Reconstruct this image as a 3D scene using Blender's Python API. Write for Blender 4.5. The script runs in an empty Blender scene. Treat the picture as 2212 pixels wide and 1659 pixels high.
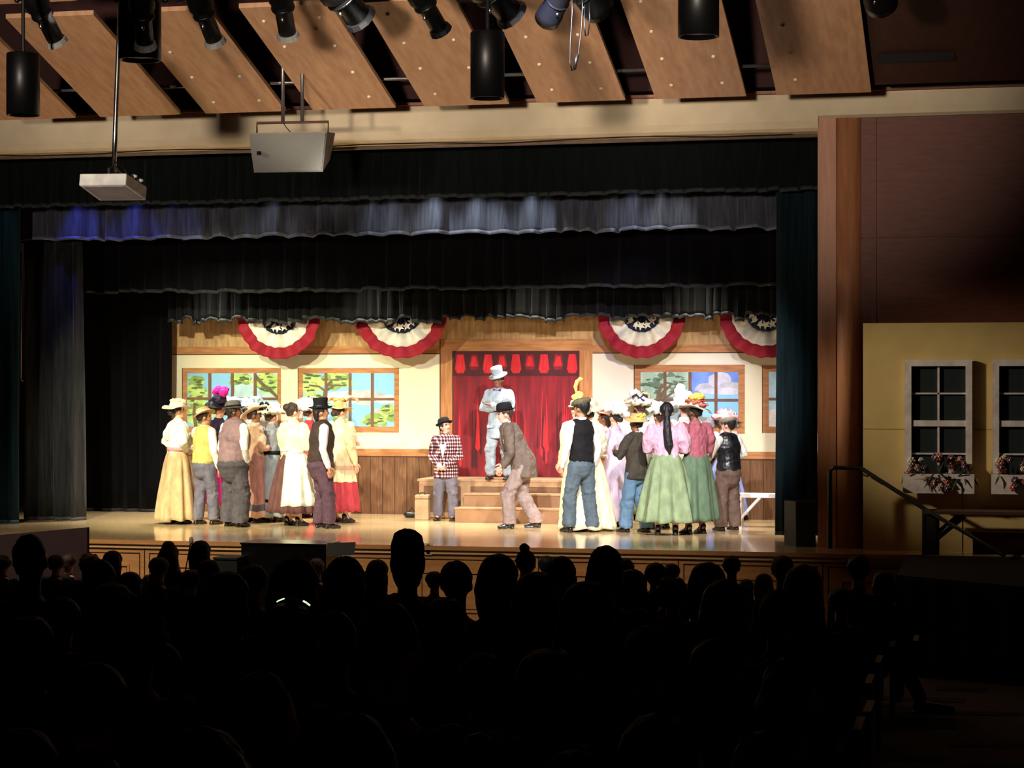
import bpy, bmesh, math, random
from math import sin, cos, pi, radians as R_
from mathutils import Vector as V, Matrix, noise

SC = bpy.context.scene
COL = SC.collection
random.seed(7)
# ---------------------------------------------------------------- camera
TH = R_(13.2); FPX = 4400.0; ZC = 2.95
cam = bpy.data.cameras.new('camera'); cam_o = bpy.data.objects.new('camera', cam); COL.objects.link(cam_o)
cam.sensor_width = 36; cam.lens = FPX / 2212 * 36; cam.clip_end = 200
cam_o.location = (0, 0, ZC); cam_o.rotation_euler = (R_(90), 0, TH)
SC.camera = cam_o
vs = SC.view_settings
vs.view_transform = 'Standard'; vs.look = 'None'; vs.gamma = 1; vs.use_curve_mapping = False; vs.exposure = 0.0
w = bpy.data.worlds.new('world'); SC.world = w; w.use_nodes = True
w.node_tree.nodes['Background'].inputs[0].default_value = (0.55, 0.6, 0.7, 1)
w.node_tree.nodes['Background'].inputs[1].default_value = 0.0012
# ---------------------------------------------------------------- lights
def spot(name, loc, aim, power, deg, col=(1, .93, .82), blend=.5, size=.12):
    l = bpy.data.lights.new(name, 'SPOT'); l.energy = power; l.color = col
    l.spot_size = R_(deg); l.spot_blend = blend; l.shadow_soft_size = size
    o = bpy.data.objects.new(name, l); COL.objects.link(o); o.location = loc
    o.rotation_euler = (V(aim) - V(loc)).to_track_quat('-Z', 'Y').to_euler(); return o
WARM = (1, .93, .80)
# front-of-house stage wash
spot('stage_wash_lamp', (-13.5, 16.5, 7.0), (-9.6, 28.6, 1.5), 5400, 27, (1, .97, .68))
spot('stage_wash_lamp', (-10.1, 16.5, 7.0), (-11.0, 28.6, 1.7), 5400, 26, (1, .98, .74))
spot('stage_wash_lamp', (-5.6, 16.5, 7.0), (-7.7, 28.6, 1.5), 5500, 26, (1, .95, .88))
spot('stage_wash_lamp', (-3.8, 16.5, 7.0), (-4.6, 28.6, 1.6), 5300, 25, (.98, .92, 1))
spot('stage_wash_lamp', (-1.2, 16.5, 7.0), (-5.4, 28.6, 1.5), 5500, 25, (1, .93, .88))
spot('stage_blue_lamp', (-3.9, 16.5, 7.0), (-4.6, 29.2, 3.3), 5000, 11, (.25, .32, 1), .8)
# overhead electric between the third and the last border
for x_ in (-11.2, -8.8, -6.4, -4.0):
    spot('overhead_lamp', (x_, 28.1, 5.0), (x_, 27.2, 1.0), 900, 88, (1, .93, .78), .8, .2)
# added unseen lamps between the first two borders, brightening the second
for x_, pw, cl in ((-8.0, 34, (.8, .88, 1)), (-7.3, 85, (.9, .95, 1)), (-6.6, 100, (.9, .95, 1)), (-5.9, 80, (.85, .92, 1)), (-4.6, 40, (.8, .85, 1)), (-4.1, 46, (1, .97, .92)), (-9.6, 20, (.9, .95, 1)), (-10.9, 16, (.25, .25, 1)), (-11.6, 60, (.12, .14, 1)), (-12.4, 75, (.12, .14, 1))):
    spot('border_fill_lamp', (x_, 25.75, 5.75), (x_, 26.5, 4.9), pw, 56, cl, 1, .04)
spot('leg_lamp', (-9.0, 18.5, 6.6), (-13.6, 26.9, 3.6), 900, 13, (1, .98, .9), .9, .05)
# added lamps just out of view that wash the ceiling clouds and the beam
for x_, ax, pw in ((-13.0, -13.2, 3000), (-8.5, -9.2, 4900), (-4.5, -5.6, 6200), (-2.4, -2.4, 4400)):
    spot('cloud_fill_lamp', (x_, 8.0, 4.75), (ax, 22.2, 6.6), pw, 25, (1, .84, .70), 1, .25)
spot('stage_front_lamp', (-10.5, 17.0, 7.2), (-10.5, 23.7, .6), 2400, 46, (1, .86, .66), 1, .3)
spot('stage_front_lamp', (-6.0, 17.0, 7.2), (-5.6, 23.7, .6), 1100, 46, (1, .84, .64), 1, .3)
spot('aisle_fill_lamp', (2.6, 15.2, 8.0), (2.5, 15.6, 0), 22, 44, (1, .8, .65), 1, .1)  # added unseen lamp that lifts the dark aisle carpet
spot('side_lamp', (-11.5, 20.0, 6.95), (.5, 24.4, 2.3), 5200, 15.5, (1, .88, .68), 1, .2)

# ---------------------------------------------------------------- helpers
def P(px, py, Y):
    r = (px - 1106) / FPX; D = Y / (cos(TH) + r * sin(TH)); Rr = r * D
    return V((Rr * cos(TH) - D * sin(TH), Y, ZC - (py - 829.5) / FPX * D))
def G(px, py, Z=1.0):
    D = (ZC - Z) * FPX / (py - 829.5); Rr = (px - 1106) / FPX * D
    return V((Rr * cos(TH) - D * sin(TH), D * cos(TH) + Rr * sin(TH), Z))
def DEP(p): return -p.x * sin(TH) + p.y * cos(TH)
def lin(c): c = c / 255; return c / 12.92 if c <= .04045 else ((c + .055) / 1.055) ** 2.4
MATS = {}
def mat(name, rgb, rough=.7, rgb2=None, scale=8, bump=0, bscale=40, metal=0, stretch=(1, 1, 1), coat=0, emit=0, sheen=0, detail=3, lohi=(.35, .65), spec=.5):
    if name in MATS: return MATS[name]
    m = bpy.data.materials.new(name); m.use_nodes = True; nt = m.node_tree; N = nt.nodes; L = nt.links
    b = N['Principled BSDF']; c = (lin(rgb[0]), lin(rgb[1]), lin(rgb[2]), 1)
    b.inputs['Base Color'].default_value = c; b.inputs['Roughness'].default_value = rough; b.inputs['Metallic'].default_value = metal
    b.inputs['Specular IOR Level'].default_value = spec
    if coat: b.inputs['Coat Weight'].default_value = coat; b.inputs['Coat Roughness'].default_value = .08
    if sheen: b.inputs['Sheen Weight'].default_value = sheen
    if emit: b.inputs['Emission Color'].default_value = c; b.inputs['Emission Strength'].default_value = emit
    if rgb2 is None: rgb2 = tuple(x * .88 for x in rgb)
    tc = N.new('ShaderNodeTexCoord'); mp = N.new('ShaderNodeMapping'); mp.inputs['Scale'].default_value = stretch
    L.new(tc.outputs['Object'], mp.inputs[0])
    nz = N.new('ShaderNodeTexNoise'); nz.inputs['Scale'].default_value = scale; nz.inputs['Detail'].default_value = detail
    L.new(mp.outputs[0], nz.inputs['Vector'])
    cr = N.new('ShaderNodeValToRGB'); cr.color_ramp.elements[0].position = lohi[0]; cr.color_ramp.elements[1].position = lohi[1]
    cr.color_ramp.elements[0].color = (lin(rgb2[0]), lin(rgb2[1]), lin(rgb2[2]), 1); cr.color_ramp.elements[1].color = c
    L.new(nz.outputs['Fac'], cr.inputs[0]); L.new(cr.outputs[0], b.inputs['Base Color'])
    if bump:
        n2 = N.new('ShaderNodeTexNoise'); n2.inputs['Scale'].default_value = bscale; L.new(mp.outputs[0], n2.inputs['Vector'])
        bp = N.new('ShaderNodeBump'); bp.inputs['Strength'].default_value = bump; bp.inputs['Distance'].default_value = .01
        L.new(n2.outputs['Fac'], bp.inputs['Height']); L.new(bp.outputs[0], b.inputs['Normal'])
    MATS[name] = m; return m
def cloth(name, rgb, rough=.85, rgb2=None, scale=14, bump=.35, **k):
    return mat('cloth ' + name, rgb, rough, rgb2 or tuple(x * .86 for x in rgb), scale, bump, 60, spec=.25, stretch=(1, 1, .45), **k)

class MB:
    def __init__(s): s.v = []; s.f = []; s.m = []; s.mats = []
    def mi(s, m):
        if m not in s.mats: s.mats.append(m)
        return s.mats.index(m)
    def add(s, vv, ff, m):
        o = len(s.v); k = s.mi(m); s.v += [V(x) for x in vv]; s.f += [[i + o for i in f] for f in ff]; s.m += [k] * len(ff); return s
    def hexa(s, c, m):   # c: 4 bottom corners ccw, 4 top corners
        return s.add(c, [(3, 2, 1, 0), (4, 5, 6, 7), (0, 1, 5, 4), (1, 2, 6, 5), (2, 3, 7, 6), (3, 0, 4, 7)], m)
    def box(s, a, b, m, M=None):
        x0, y0, z0 = a; x1, y1, z1 = b
        c = [V(p) for p in ((x0, y0, z0), (x1, y0, z0), (x1, y1, z0), (x0, y1, z0), (x0, y0, z1), (x1, y0, z1), (x1, y1, z1), (x0, y1, z1))]
        if M: c = [M @ p for p in c]
        return s.hexa(c, m)
    def prism(s, pts, off, m):   # polygon extruded by vector off
        n = len(pts); pts = [V(p) for p in pts]; off = V(off)
        vv = pts + [p + off for p in pts]
        ff = [list(range(n))[::-1], list(range(n, 2 * n))] + [(i, (i + 1) % n, (i + 1) % n + n, i + n) for i in range(n)]
        return s.add(vv, ff, m)
    def tube(s, pts, r, m, n=10, caps=True):
        pts = [V(p) for p in pts]; rr = r if isinstance(r, (list, tuple)) else [r] * len(pts)
        vv = []; ff = []
        for i, p in enumerate(pts):
            d = (pts[min(i + 1, len(pts) - 1)] - pts[max(i - 1, 0)])
            d = d.normalized() if d.length > 1e-9 else V((0, 0, 1))
            ref = V((1, 0, 0)) if abs(d.x) < .8 else V((0, 1, 0))
            u = (ref - d * ref.dot(d)).normalized(); w_ = d.cross(u)
            q = rr[i]; rx, ry = q if isinstance(q, (list, tuple)) else (q, q)
            for k in range(n):
                a = 2 * pi * k / n; vv.append(p + u * cos(a) * rx + w_ * sin(a) * ry)
        for i in range(len(pts) - 1):
            for k in range(n):
                ff.append((i * n + k, i * n + (k + 1) % n, (i + 1) * n + (k + 1) % n, (i + 1) * n + k))
        if caps: ff.append(list(range(n))[::-1]); ff.append([(len(pts) - 1) * n + k for k in range(n)])
        return s.add(vv, ff, m)
    def chain(s, pts, r, m, n=12, steps=3):   # rounded-end elliptical loft
        pts = [V(p) for p in pts]; rr = [(q, q) if not isinstance(q, (list, tuple)) else q for q in r]
        P2 = []; R2 = []
        d0 = (pts[0] - pts[1]).normalized(); d1 = (pts[-1] - pts[-2]).normalized()
        e0 = min(rr[0]); e1 = min(rr[-1])
        for t in (0.98, .8, .5): 
            P2.append(pts[0] + d0 * e0 * t); k = math.sqrt(max(0, 1 - t * t)); R2.append((rr[0][0] * k, rr[0][1] * k))
        for i, p in enumerate(pts): P2.append(p); R2.append(rr[i])
        for t in (.5, .8, .98):
            P2.append(pts[-1] + d1 * e1 * t); k = math.sqrt(max(0, 1 - t * t)); R2.append((rr[-1][0] * k, rr[-1][1] * k))
        return s.tube(P2, R2, m, n)
    def ell(s, c, r, m, n=12, k=8, M=None):
        vv = []; ff = []; c = V(c)
        for i in range(k + 1):
            a = pi * i / k
            for j in range(n):
                b = 2 * pi * j / n
                p = V((r[0] * sin(a) * cos(b), r[1] * sin(a) * sin(b), r[2] * cos(a)))
                vv.append(c + (M @ p if M else p))
        for i in range(k):
            for j in range(n):
                ff.append((i * n + j, (i + 1) * n + j, (i + 1) * n + (j + 1) % n, i * n + (j + 1) % n))
        return s.add(vv, ff, m)
    def lathe(s, prof, m, M=None, n=24, fx=None):   # prof (r,z)
        vv = []; ff = []
        for i, (r, z) in enumerate(prof):
            for j in range(n):
                a = 2 * pi * j / n
                p = fx(r, z, a, i) if fx else V((r * cos(a), r * sin(a), z))
                vv.append(M @ p if M else p)
        for i in range(len(prof) - 1):
            for j in range(n):
                ff.append((i * n + j, i * n + (j + 1) % n, (i + 1) * n + (j + 1) % n, (i + 1) * n + j))
        ff.append(list(range(n))[::-1]); ff.append([(len(prof) - 1) * n + j for j in range(n)])
        return s.add(vv, ff, m)
    def grid(s, fn, nu, nv, m, close=False):
        vv = [fn(i / nu, j / nv) for i in range(nu + 1) for j in range(nv + 1)]
        ff = [(i * (nv + 1) + j, (i + 1) * (nv + 1) + j, (i + 1) * (nv + 1) + j + 1, i * (nv + 1) + j + 1) for i in range(nu) for j in range(nv)]
        return s.add(vv, ff, m)
    def mesh(s, name):
        me = bpy.data.meshes.new(name); me.from_pydata([tuple(p) for p in s.v], [], s.f)
        for m in s.mats: me.materials.append(m)
        me.polygons.foreach_set('material_index', s.m)
        bm = bmesh.new(); bm.from_mesh(me)
        bmesh.ops.remove_doubles(bm, verts=bm.verts, dist=1e-6)
        bmesh.ops.recalc_face_normals(bm, faces=bm.faces); bm.to_mesh(me); bm.free(); return me
    def build(s, name, parent=None, smooth=False, loc=None, solid=0, local=None):
        if local is not None: s.v = [p - V(local) for p in s.v]; loc = local
        me = s.mesh(name)
        o = link(name, me, parent, smooth)
        if loc is not None: o.location = loc
        if solid:
            md = o.modifiers.new('solid', 'SOLIDIFY'); md.thickness = solid; md.offset = 0
        return o
def link(name, me, parent=None, smooth=False):
    if smooth: me.polygons.foreach_set('use_smooth', [True] * len(me.polygons))
    o = bpy.data.objects.new(name, me); COL.objects.link(o)
    if parent is not None: o.parent = parent
    return o
def tag(o, label=None, cat=None, group=None, kind=None):
    if label: o['label'] = label
    if cat: o['category'] = cat
    if group: o['group'] = group
    if kind: o['kind'] = kind
    return o
def thing(name, label, cat, loc=(0, 0, 0), rz=0, group=None):
    o = bpy.data.objects.new(name, None); COL.objects.link(o); o.empty_display_size = .1
    o.location = loc; o.rotation_euler = (0, 0, rz); return tag(o, label, cat, group)
def struct(o): o['kind'] = 'structure'; return o

# temp scene for remeshing soft bodies
TMP = bpy.data.scenes.new('tmp')
def soft(mb, voxel, sm=2, smit=True):
    me = mb.mesh('t'); o = bpy.data.objects.new('t', me); TMP.collection.objects.link(o)
    r = o.modifiers.new('r', 'REMESH'); r.mode = 'VOXEL'; r.voxel_size = voxel; r.adaptivity = 0
    if sm: q = o.modifiers.new('s', 'SMOOTH'); q.iterations = sm; q.factor = .5
    TMP.view_layers[0].update(); dg = TMP.view_layers[0].depsgraph
    out = bpy.data.meshes.new_from_object(o.evaluated_get(dg), depsgraph=dg)
    bpy.data.objects.remove(o); bpy.data.meshes.remove(me)
    out.materials.clear()
    for m in mb.mats: out.materials.append(m)
    out.polygons.foreach_set('use_smooth', [True] * len(out.polygons))
    return out
def wrinkle(me, amp, fr=(16, 16, 7), seed=0, fade=None):
    ns = [v.normal.copy() for v in me.vertices]
    for v, n_ in zip(me.vertices, ns):
        p = v.co; q = V((p.x * fr[0] + seed, p.y * fr[1] + p.z * 3, p.z * fr[2]))
        a = noise.noise(q) + .5 * noise.noise(q * 2.3)
        v.co = p + n_ * amp * a * (fade(p) if fade else 1)
    me.update()
# ---------------------------------------------------------------- materials of the room
M_floor = mat('stage floor maple', (230, 202, 154), .2, (216, 184, 134), 1.4, .05, 6, stretch=(.5, 9, 1), coat=.5)
M_black = mat('black paint', (10, 10, 11), .6)
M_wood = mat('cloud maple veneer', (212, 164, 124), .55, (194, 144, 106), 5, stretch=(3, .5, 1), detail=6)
M_beam = mat('cream painted plaster', (222, 205, 172), .8, (212, 194, 160), 3)
M_lip = mat('pink brown trim', (170, 110, 90), .6)
M_col = mat('column cherry veneer', (184, 124, 86), .5, (166, 106, 70), 6, stretch=(3, 3, .3), detail=5)
M_wall = mat('wall cherry panel', (112, 60, 42), .6, (98, 50, 34), 5, stretch=(1, 1, 6), detail=5)
M_seam = mat('dark seam', (12, 6, 5), .9)
M_front = mat('stage front oak', (208, 150, 92), .5, (190, 132, 78), 4, stretch=(.5, 1, 5), detail=5)
M_dark = mat('dark void ceiling', (24, 17, 18), .95)
M_carpet = mat('aisle carpet', (104, 84, 70), .95, (84, 66, 56), 60)
M_valv = mat('dark green velour', (13, 19, 19), .9, (9, 14, 14), 5, .3, 50, sheen=.05, stretch=(4, 4, .4), spec=.08)
M_valb = mat('black velour', (8, 7, 10), .95, (5, 4, 6), 6, .3, 50, sheen=.03, stretch=(4, 4, .4), spec=.08)
M_val2 = mat('lit black velour', (70, 74, 86), .8, (50, 54, 64), 6, .3, 50, sheen=.15, stretch=(4, 4, .4), spec=.08)  # black velour coloured lighter, for the light on the second border
M_val4 = mat('charcoal velour', (15, 16, 15), .95, (10, 11, 10), 6, .3, 50, sheen=.05, stretch=(4, 4, .4), spec=.08)
M_leg = mat('leg velour', (44, 44, 46), .85, (30, 30, 32), 6, .3, 50, sheen=.1, stretch=(4, 4, .4), spec=.08)
M_teal = mat('teal velour', (12, 46, 58), .8, (8, 30, 40), 5, .3, 50, sheen=.05, stretch=(4, 4, .4), spec=.08)
M_metal = mat('black metal', (10, 10, 10), .4, spec=.3)
M_chrome = mat('chrome pole', (190, 190, 190), .25, metal=1)
M_steel = mat('brushed steel', (150, 145, 140), .4, metal=.8)

YF = 23.7   # stage front
XL, XR = -17.0, 4.5
def Zp(px, py, Y): return P(px, py, Y).z
def X(px, Y): return P(px, 800, Y).x
# ---- stage floor
m = MB(); m.box((XL, YF, .9), (XR, 31, 1.0), M_floor); m.box((XL, YF - .03, .95), (XR, YF, 1.0), M_front)
struct(m.build('floor_stage'))
# ---- stage front wall with mouldings
m = MB(); m.box((XL, YF + .03, -.2), (XR, YF + .12, .9), M_front)
def frame_on(m, x0, x1, z0, z1, y, t, d, mt):
    m.box((x0, y - d, z0), (x1, y, z0 + t), mt); m.box((x0, y - d, z1 - t), (x1, y, z1), mt)
    m.box((x0, y - d, z0 + t), (x0 + t, y, z1 - t), mt); m.box((x1 - t, y - d, z0 + t), (x1, y, z1 - t), mt)
x = XL
while x < XR:
    m.box((x - .006, YF + .024, 0), (x + .006, YF + .031, .9), M_seam)
    frame_on(m, x + .06, x + 1.62, .08, .84, YF + .03, .012, .004, M_seam)
    frame_on(m, x + .2, x + 1.48, .2, .70, YF + .03, .03, .018, M_front); frame_on(m, x + .235, x + 1.445, .235, .665, YF + .03, .008, .004, M_seam)
    x += 1.68
struct(m.build('wall_stage_front'))
# ---- auditorium floor
FL = lambda Y: max(0.0, .10 + (19.6 - Y) * .068)
m = MB(); m.add([(XL, 19.6 + 1.47, 0), (XR, 19.6 + 1.47, 0), (XR, -3, FL(-3)), (XL, -3, FL(-3)), (XL, 24, 0), (XR, 24, 0)], [(0, 1, 2, 3), (4, 5, 1, 0)], M_carpet)
# woven dark dashes in the aisle carpet
struct(m.build('floor_house'))
# ---- house right wall and left wall, back wall, ceilings
m = MB(); m.box((XR, -3, -.3), (XR + .2, 31, 9), M_wall); struct(m.build('wall_right'))
m = MB(); m.box((XL - .2, -3, -.3), (XL, 31, 9), M_wall); struct(m.build('wall_left'))
m = MB(); m.box((XL, -3.2, -.3), (XR, -3, 9), M_wall); struct(m.build('wall_rear'))
m = MB(); m.box((XL, 29.7, 0), (XR, 29.9, 9), M_black); struct(m.build('wall_back'))
m = MB(); m.box((XL, -3, 8.3), (XR, 24.6, 8.5), M_dark); struct(m.build('ceiling'))
m = MB(); m.box((XL, 24.9, 7.6), (XR, 31, 7.8), M_black); struct(m.build('ceiling_stage'))
# ---- proscenium: pilaster, column, right hand wall
Yc = 24.5
zt = 6.11
xa, xb, xc, xd = X(1767, Yc), X(1799, Yc), X(1862, Yc), X(1895, Yc)
m = MB(); m.box((xa, Yc - .04, 1.0), (xb + .04, 25.3, zt + .02), M_col); struct(m.build('trim_pilaster'))
rc = (xc - xb) / 2
m = MB(); m.lathe([(rc, 1.0), (rc, zt)], M_col, Matrix.Translation((xb + rc, Yc + .09, 0)), 48)
o = m.build('column_proscenium', smooth=False); struct(o)
for p in o.data.polygons: p.use_smooth = len(p.vertices) == 4
m = MB()
m.box((xc - .06, Yc + .07, 0), (XR, Yc + .2, 6.25), M_wall)
xs = [xc - .05, xd - .005, xd + 3.2, XR]
zs = [1.0, Zp(1895, 514, Yc), 6.2]
for i in range(3):
    for j in range(2):
        m.box((xs[i] + .008, Yc + .03, zs[j] + .008), (xs[i + 1] - .008, Yc + .075, zs[j + 1] - .008), M_wall)
struct(m.build('wall_proscenium_right'))
# ---- cream beam over the whole front
m = MB(); prof = []
for (yy, zz) in ((24.95, 5.97), (24.5, 5.97), (24.43, 6.0), (24.38, 6.08), (24.36, 6.2), (24.36, 6.40), (24.95, 6.42)): prof.append((XL, yy, zz))
m.prism(prof, (xa + .01 - XL, 0, 0), M_beam)
prof = [(xa + .01, yy, zz) for (yy, zz) in ((24.95, 6.11), (24.46, 6.11), (24.40, 6.14), (24.37, 6.22), (24.36, 6.32), (24.36, 6.40), (24.95, 6.42))]
m.prism(prof, (XR - xa, 0, 0), M_beam); struct(m.build('trim_beam'))
m = MB(); m.box((XL, 24.30, 6.405), (XR, 24.5, 6.44), M_lip); m.box((XL, 24.4, 6.5), (XR, 24.55, 8.3), mat('deep red fascia', (60, 22, 20), .8)); struct(m.build('trim_lip'))
# thin loose pipe and cord under the beam
m = MB(); m.tube([(XL, 24.62, 5.93), (xa, 24.62, 5.93)], .022, mat('dusty pipe', (120, 100, 85), .6)); 
pts = [V((-14 + i * .9, 24.52, 5.95 + .02 * sin(i * 1.9))) for i in range(14)]
m.tube(pts, .008, M_seam, 6); o = m.build('curtain_track_pipe', smooth=True)
tag(o, 'thin pipe with a loose cord running under the cream beam', 'pipe')

# ---------------------------------------------------------------- curtains
def drape(name, label, x0, x1, z0, z1, Y, fold, depth, mt, seed, group=None, hem=.05, scallop=0.012, box=False, cat='curtain'):
    rnd = random.Random(seed); n = max(2, int((x1 - x0) / fold)); ks = [0]
    for i in range(n): ks.append(ks[-1] + rnd.uniform(.55, 1.45))
    ks = [k / ks[-1] for k in ks]; amps = [rnd.uniform(.5, 1.2) for _ in range(n + 1)]; lens = [rnd.uniform(-1, 1) * scallop for _ in range(n + 1)]
    def prof(t):
        for i in range(n):
            if t <= ks[i + 1] + 1e-9:
                u = (t - ks[i]) / (ks[i + 1] - ks[i]); break
        if box: s_ = u if u < .8 else (1 - u) * 4; s_ = s_ ** .8 if s_ > 0 else 0; s_ = s_ - .4
        else: s_ = -.5 * cos(2 * pi * u) + .12 * sin(6 * pi * u + i)
        return s_ * amps[i], lens[i] + (.5 * scallop * sin(pi * u))
    nu = n * 12; nv = 10
    def fn(a, b):
        d, l = prof(min(a, .99999)); k = .35 + .65 * (b ** .7)
        return V((x0 + (x1 - x0) * a + .012 * sin(9 * a * n + 4 * b), Y - d * depth * k, z1 + (z0 + l * b - z1) * b))
    m = MB(); m.grid(fn, nu, nv, mt)
    o = m.build(name, smooth=True, solid=.006)
    t = thing(name, label, cat, (0, 0, 0), 0, group); o.parent = t; o.name = 'cloth_panel'
    top = 7.6 if Y > 24.9 else 8.3
    b_ = MB(); b_.tube([(x0, Y, z1), (x1, Y, z1)], .025, M_metal, 8); b_.build('batten', t)
    for q_ in (.1, .5, .9): b_ = MB(); b_.tube([(x0 + (x1 - x0) * q_, Y, z1), (x0 + (x1 - x0) * q_, Y, top)], .008, M_metal, 6); b_.build('support_line', t)
    if hem:
        h = MB(); h.grid(lambda a, b: fn(a, 1 - .0 - (1 - b) * hem / max(.3, (z1 - z0))) + V((0, -.006, 0)), nu, 1, mat('hem of ' + mt.name, tuple(255 * (c ** .4545) * 1.35 + 4 for c in mt.node_tree.nodes['Principled BSDF'].inputs['Base Color'].default_value[:3]), .8))
        h.build('hem', t, smooth=True, solid=.004)
    return t
xl = XL + .1
drape('main_valance', 'wide dark green main valance hanging right under the cream beam', X(-60, 25.5), xa + .02, 5.35, 6.1, 25.45, .19, .10, M_valv, 1, 'stage borders', box=True)
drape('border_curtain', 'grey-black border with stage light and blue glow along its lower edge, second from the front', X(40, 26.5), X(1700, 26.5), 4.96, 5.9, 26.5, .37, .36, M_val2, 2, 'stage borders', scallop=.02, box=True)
drape('border_curtain', 'black purple border, third from the front, above the last short border', X(60, 27.7), X(1700, 27.7), 4.27, 5.5, 27.7, .30, .10, M_valb, 3, 'stage borders', scallop=.02)
drape('border_curtain', 'last short black border whose uneven edge hangs over the painted backdrop and buntings', X(362, 28.55), X(1720, 28.55), 3.86, 4.9, 28.55, .17, .10, M_val4, 4, 'stage borders', scallop=.05)
drape('front_drape', 'teal main drape at the left edge of the stage opening', X(-90, 26.05), X(38, 26.05), 1.0, 6.2, 26.05, .16, .12, M_teal, 5, 'front drapes')
drape('front_drape', 'tall dark teal main drape beside the wooden column', X(1676, 25.9), X(1768, 25.9), 1.03, 6.2, 25.85, .15, .12, mat('dark teal velour', (12, 32, 36), .8, (8, 20, 24), 5, .3, 50, sheen=.05, stretch=(4, 4, .4), spec=.08), 6, 'front drapes')
drape('leg_curtain', 'black leg curtain with tall folds catching light, next to the left teal drape', X(48, 26.9), X(176, 26.9), 1.0, 5.0, 26.9, .2, .34, M_leg, 7, 'leg curtains', scallop=.0)
drape('leg_curtain', 'flat black leg curtain touching the left edge of the painted backdrop', X(172, 28.95), X(369, 28.95), 1.0, 5.6, 28.95, .25, .10, M_valb, 8, 'leg curtains', scallop=.0)
# thin upright pipe with a hook by the left drape
m = MB(); m.tube([P(45, 545, 26.6), P(45, 822, 26.6)], .014, M_steel, 8); m.tube([P(45, 822, 26.6), P(49, 822, 26.6)], .014, M_steel, 8); q_ = P(45, 545, 26.6); m.tube([q_, (q_.x, q_.y, 7.6)], .006, M_metal, 6)
tag(m.build('curtain_pipe', smooth=True), 'thin vertical pipe hanging beside the left teal drape', 'pipe')

# ---------------------------------------------------------------- ceiling clouds
ends = [(-10, 164), (217, 390), (445, 617), (676, 855), (917, 1100), (1161, 1351), (1416, 1612), (1678, 1882)]
bolts = [[], [], [(368, 112), (415, 166), (518, 164), (462, 220), (560, 216)], [(690, 37), (615, 100), (723, 98), (570, 45), (762, 155), (797, 208), (683, 62)],
         [(837, 30), (873, 92), (980, 85), (908, 147), (1013, 145), (940, 202)], [(1136, 79), (1248, 74), (1165, 138), (1274, 134), (1192, 193), (1298, 190)],
         [(1384, 2), (1407, 67), (1430, 126), (1541, 121), (1450, 183), (1560, 178)], [(1690, 54), (1705, 115), (1718, 171)]]
nth = ['first', 'second', 'third', 'fourth', 'fifth', 'sixth', 'seventh', 'eighth']
SL = .315; Z0 = 6.2; Y0 = 23.0
def cloudhit(px, py):
    lo, hi = 15., 25.
    for _ in range(50):
        md = (lo + hi) / 2; p = P(px, py, md)
        if p.z > Z0 + SL * (Y0 - md): hi = md
        else: lo = md
    return P(px, py, lo)
M_bolt = mat('bolt head glint white', (255, 240, 200), .2, metal=.0, emit=0)  # glint of the bolts put in as near-white colour
M_slat = mat('unlit cloud veneer', (70, 36, 28), .6, (58, 30, 22), 5, stretch=(3, .5, 1))  # shade of the unlit ceiling part put into the veneer colour
for i, (a, b) in enumerate(ends):
    x0, x1 = X(a, Y0), X(b, Y0)
    lab = {0: 'wood ceiling panel of the farther row, cut by the left edge of the picture', 1: 'second wood ceiling panel, behind the projector pole', 2: 'third wood ceiling panel, left of the hanging loudspeaker', 3: 'fourth wood ceiling panel, right of the loudspeaker pipes', 4: 'fifth wood ceiling panel, left of the central black cylinder lamp', 5: 'sixth wood ceiling panel, behind the looping cable', 6: 'seventh wood ceiling panel, behind the rightmost black cylinder lamp', 7: 'last lit wood ceiling panel on the right, with visible grain and three bolts'}[i]
    t = thing('ceiling_panel', lab, 'ceiling panel', (x0, Y0, Z0), 0, 'sloping wood acoustic panels above the stage front')
    m = MB(); d = 2.45; th = .05; N_ = 10
    cur = lambda y: Z0 + SL * y + .012 * y * y
    for k in range(N_):
        ya, yb = d * k / N_, d * (k + 1) / N_
        za, zb = SL * ya + .0 * ya, SL * yb
        m.hexa([V((0, -ya, za)), V((x1 - x0, -ya, za)), V((x1 - x0, -yb, zb)), V((0, -yb, zb)), V((0, -ya, za + th)), V((x1 - x0, -ya, za + th)), V((x1 - x0, -yb, zb + th)), V((0, -yb, zb + th))], M_wood)
    m.build('board', t)
    for (u, v) in bolts[i]:
        q = cloudhit(u, v); b_ = MB(); b_.lathe([(.006, -.022), (.02, -.018), (.022, -.0), (.022, .01)], M_bolt, Matrix.Translation(q - t.location), 10); b_.build('bolt', t, smooth=True)
    # second row, nearer
    if i < 6:
        t2 = thing('ceiling_panel', {0: 'wood ceiling panel at the very top left corner behind the first spotlight', 1: 'nearer wood ceiling panel between the first spotlight and the large black cylinder', 2: 'nearer wood ceiling panel between the large cylinder and the third spotlight', 3: 'nearer wood ceiling panel above the fourth spotlight', 4: 'nearer wood ceiling panel above the fifth panel of the row', 5: 'nearer wood ceiling panel above the sixth panel of the row'}[i], 'ceiling panel', (x0, 20.15, 7.05), 0, 'nearer row of wood acoustic panels')
        m = MB(); m.hexa([V((0, 0, 0)), V((x1 - x0, 0, 0)), V((x1 - x0, -2.2, .7)), V((0, -2.2, .7)), V((0, 0, .05)), V((x1 - x0, 0, .05)), V((x1 - x0, -2.2, .75)), V((0, -2.2, .75))], M_wood)
        m.build('board', t2)
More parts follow.
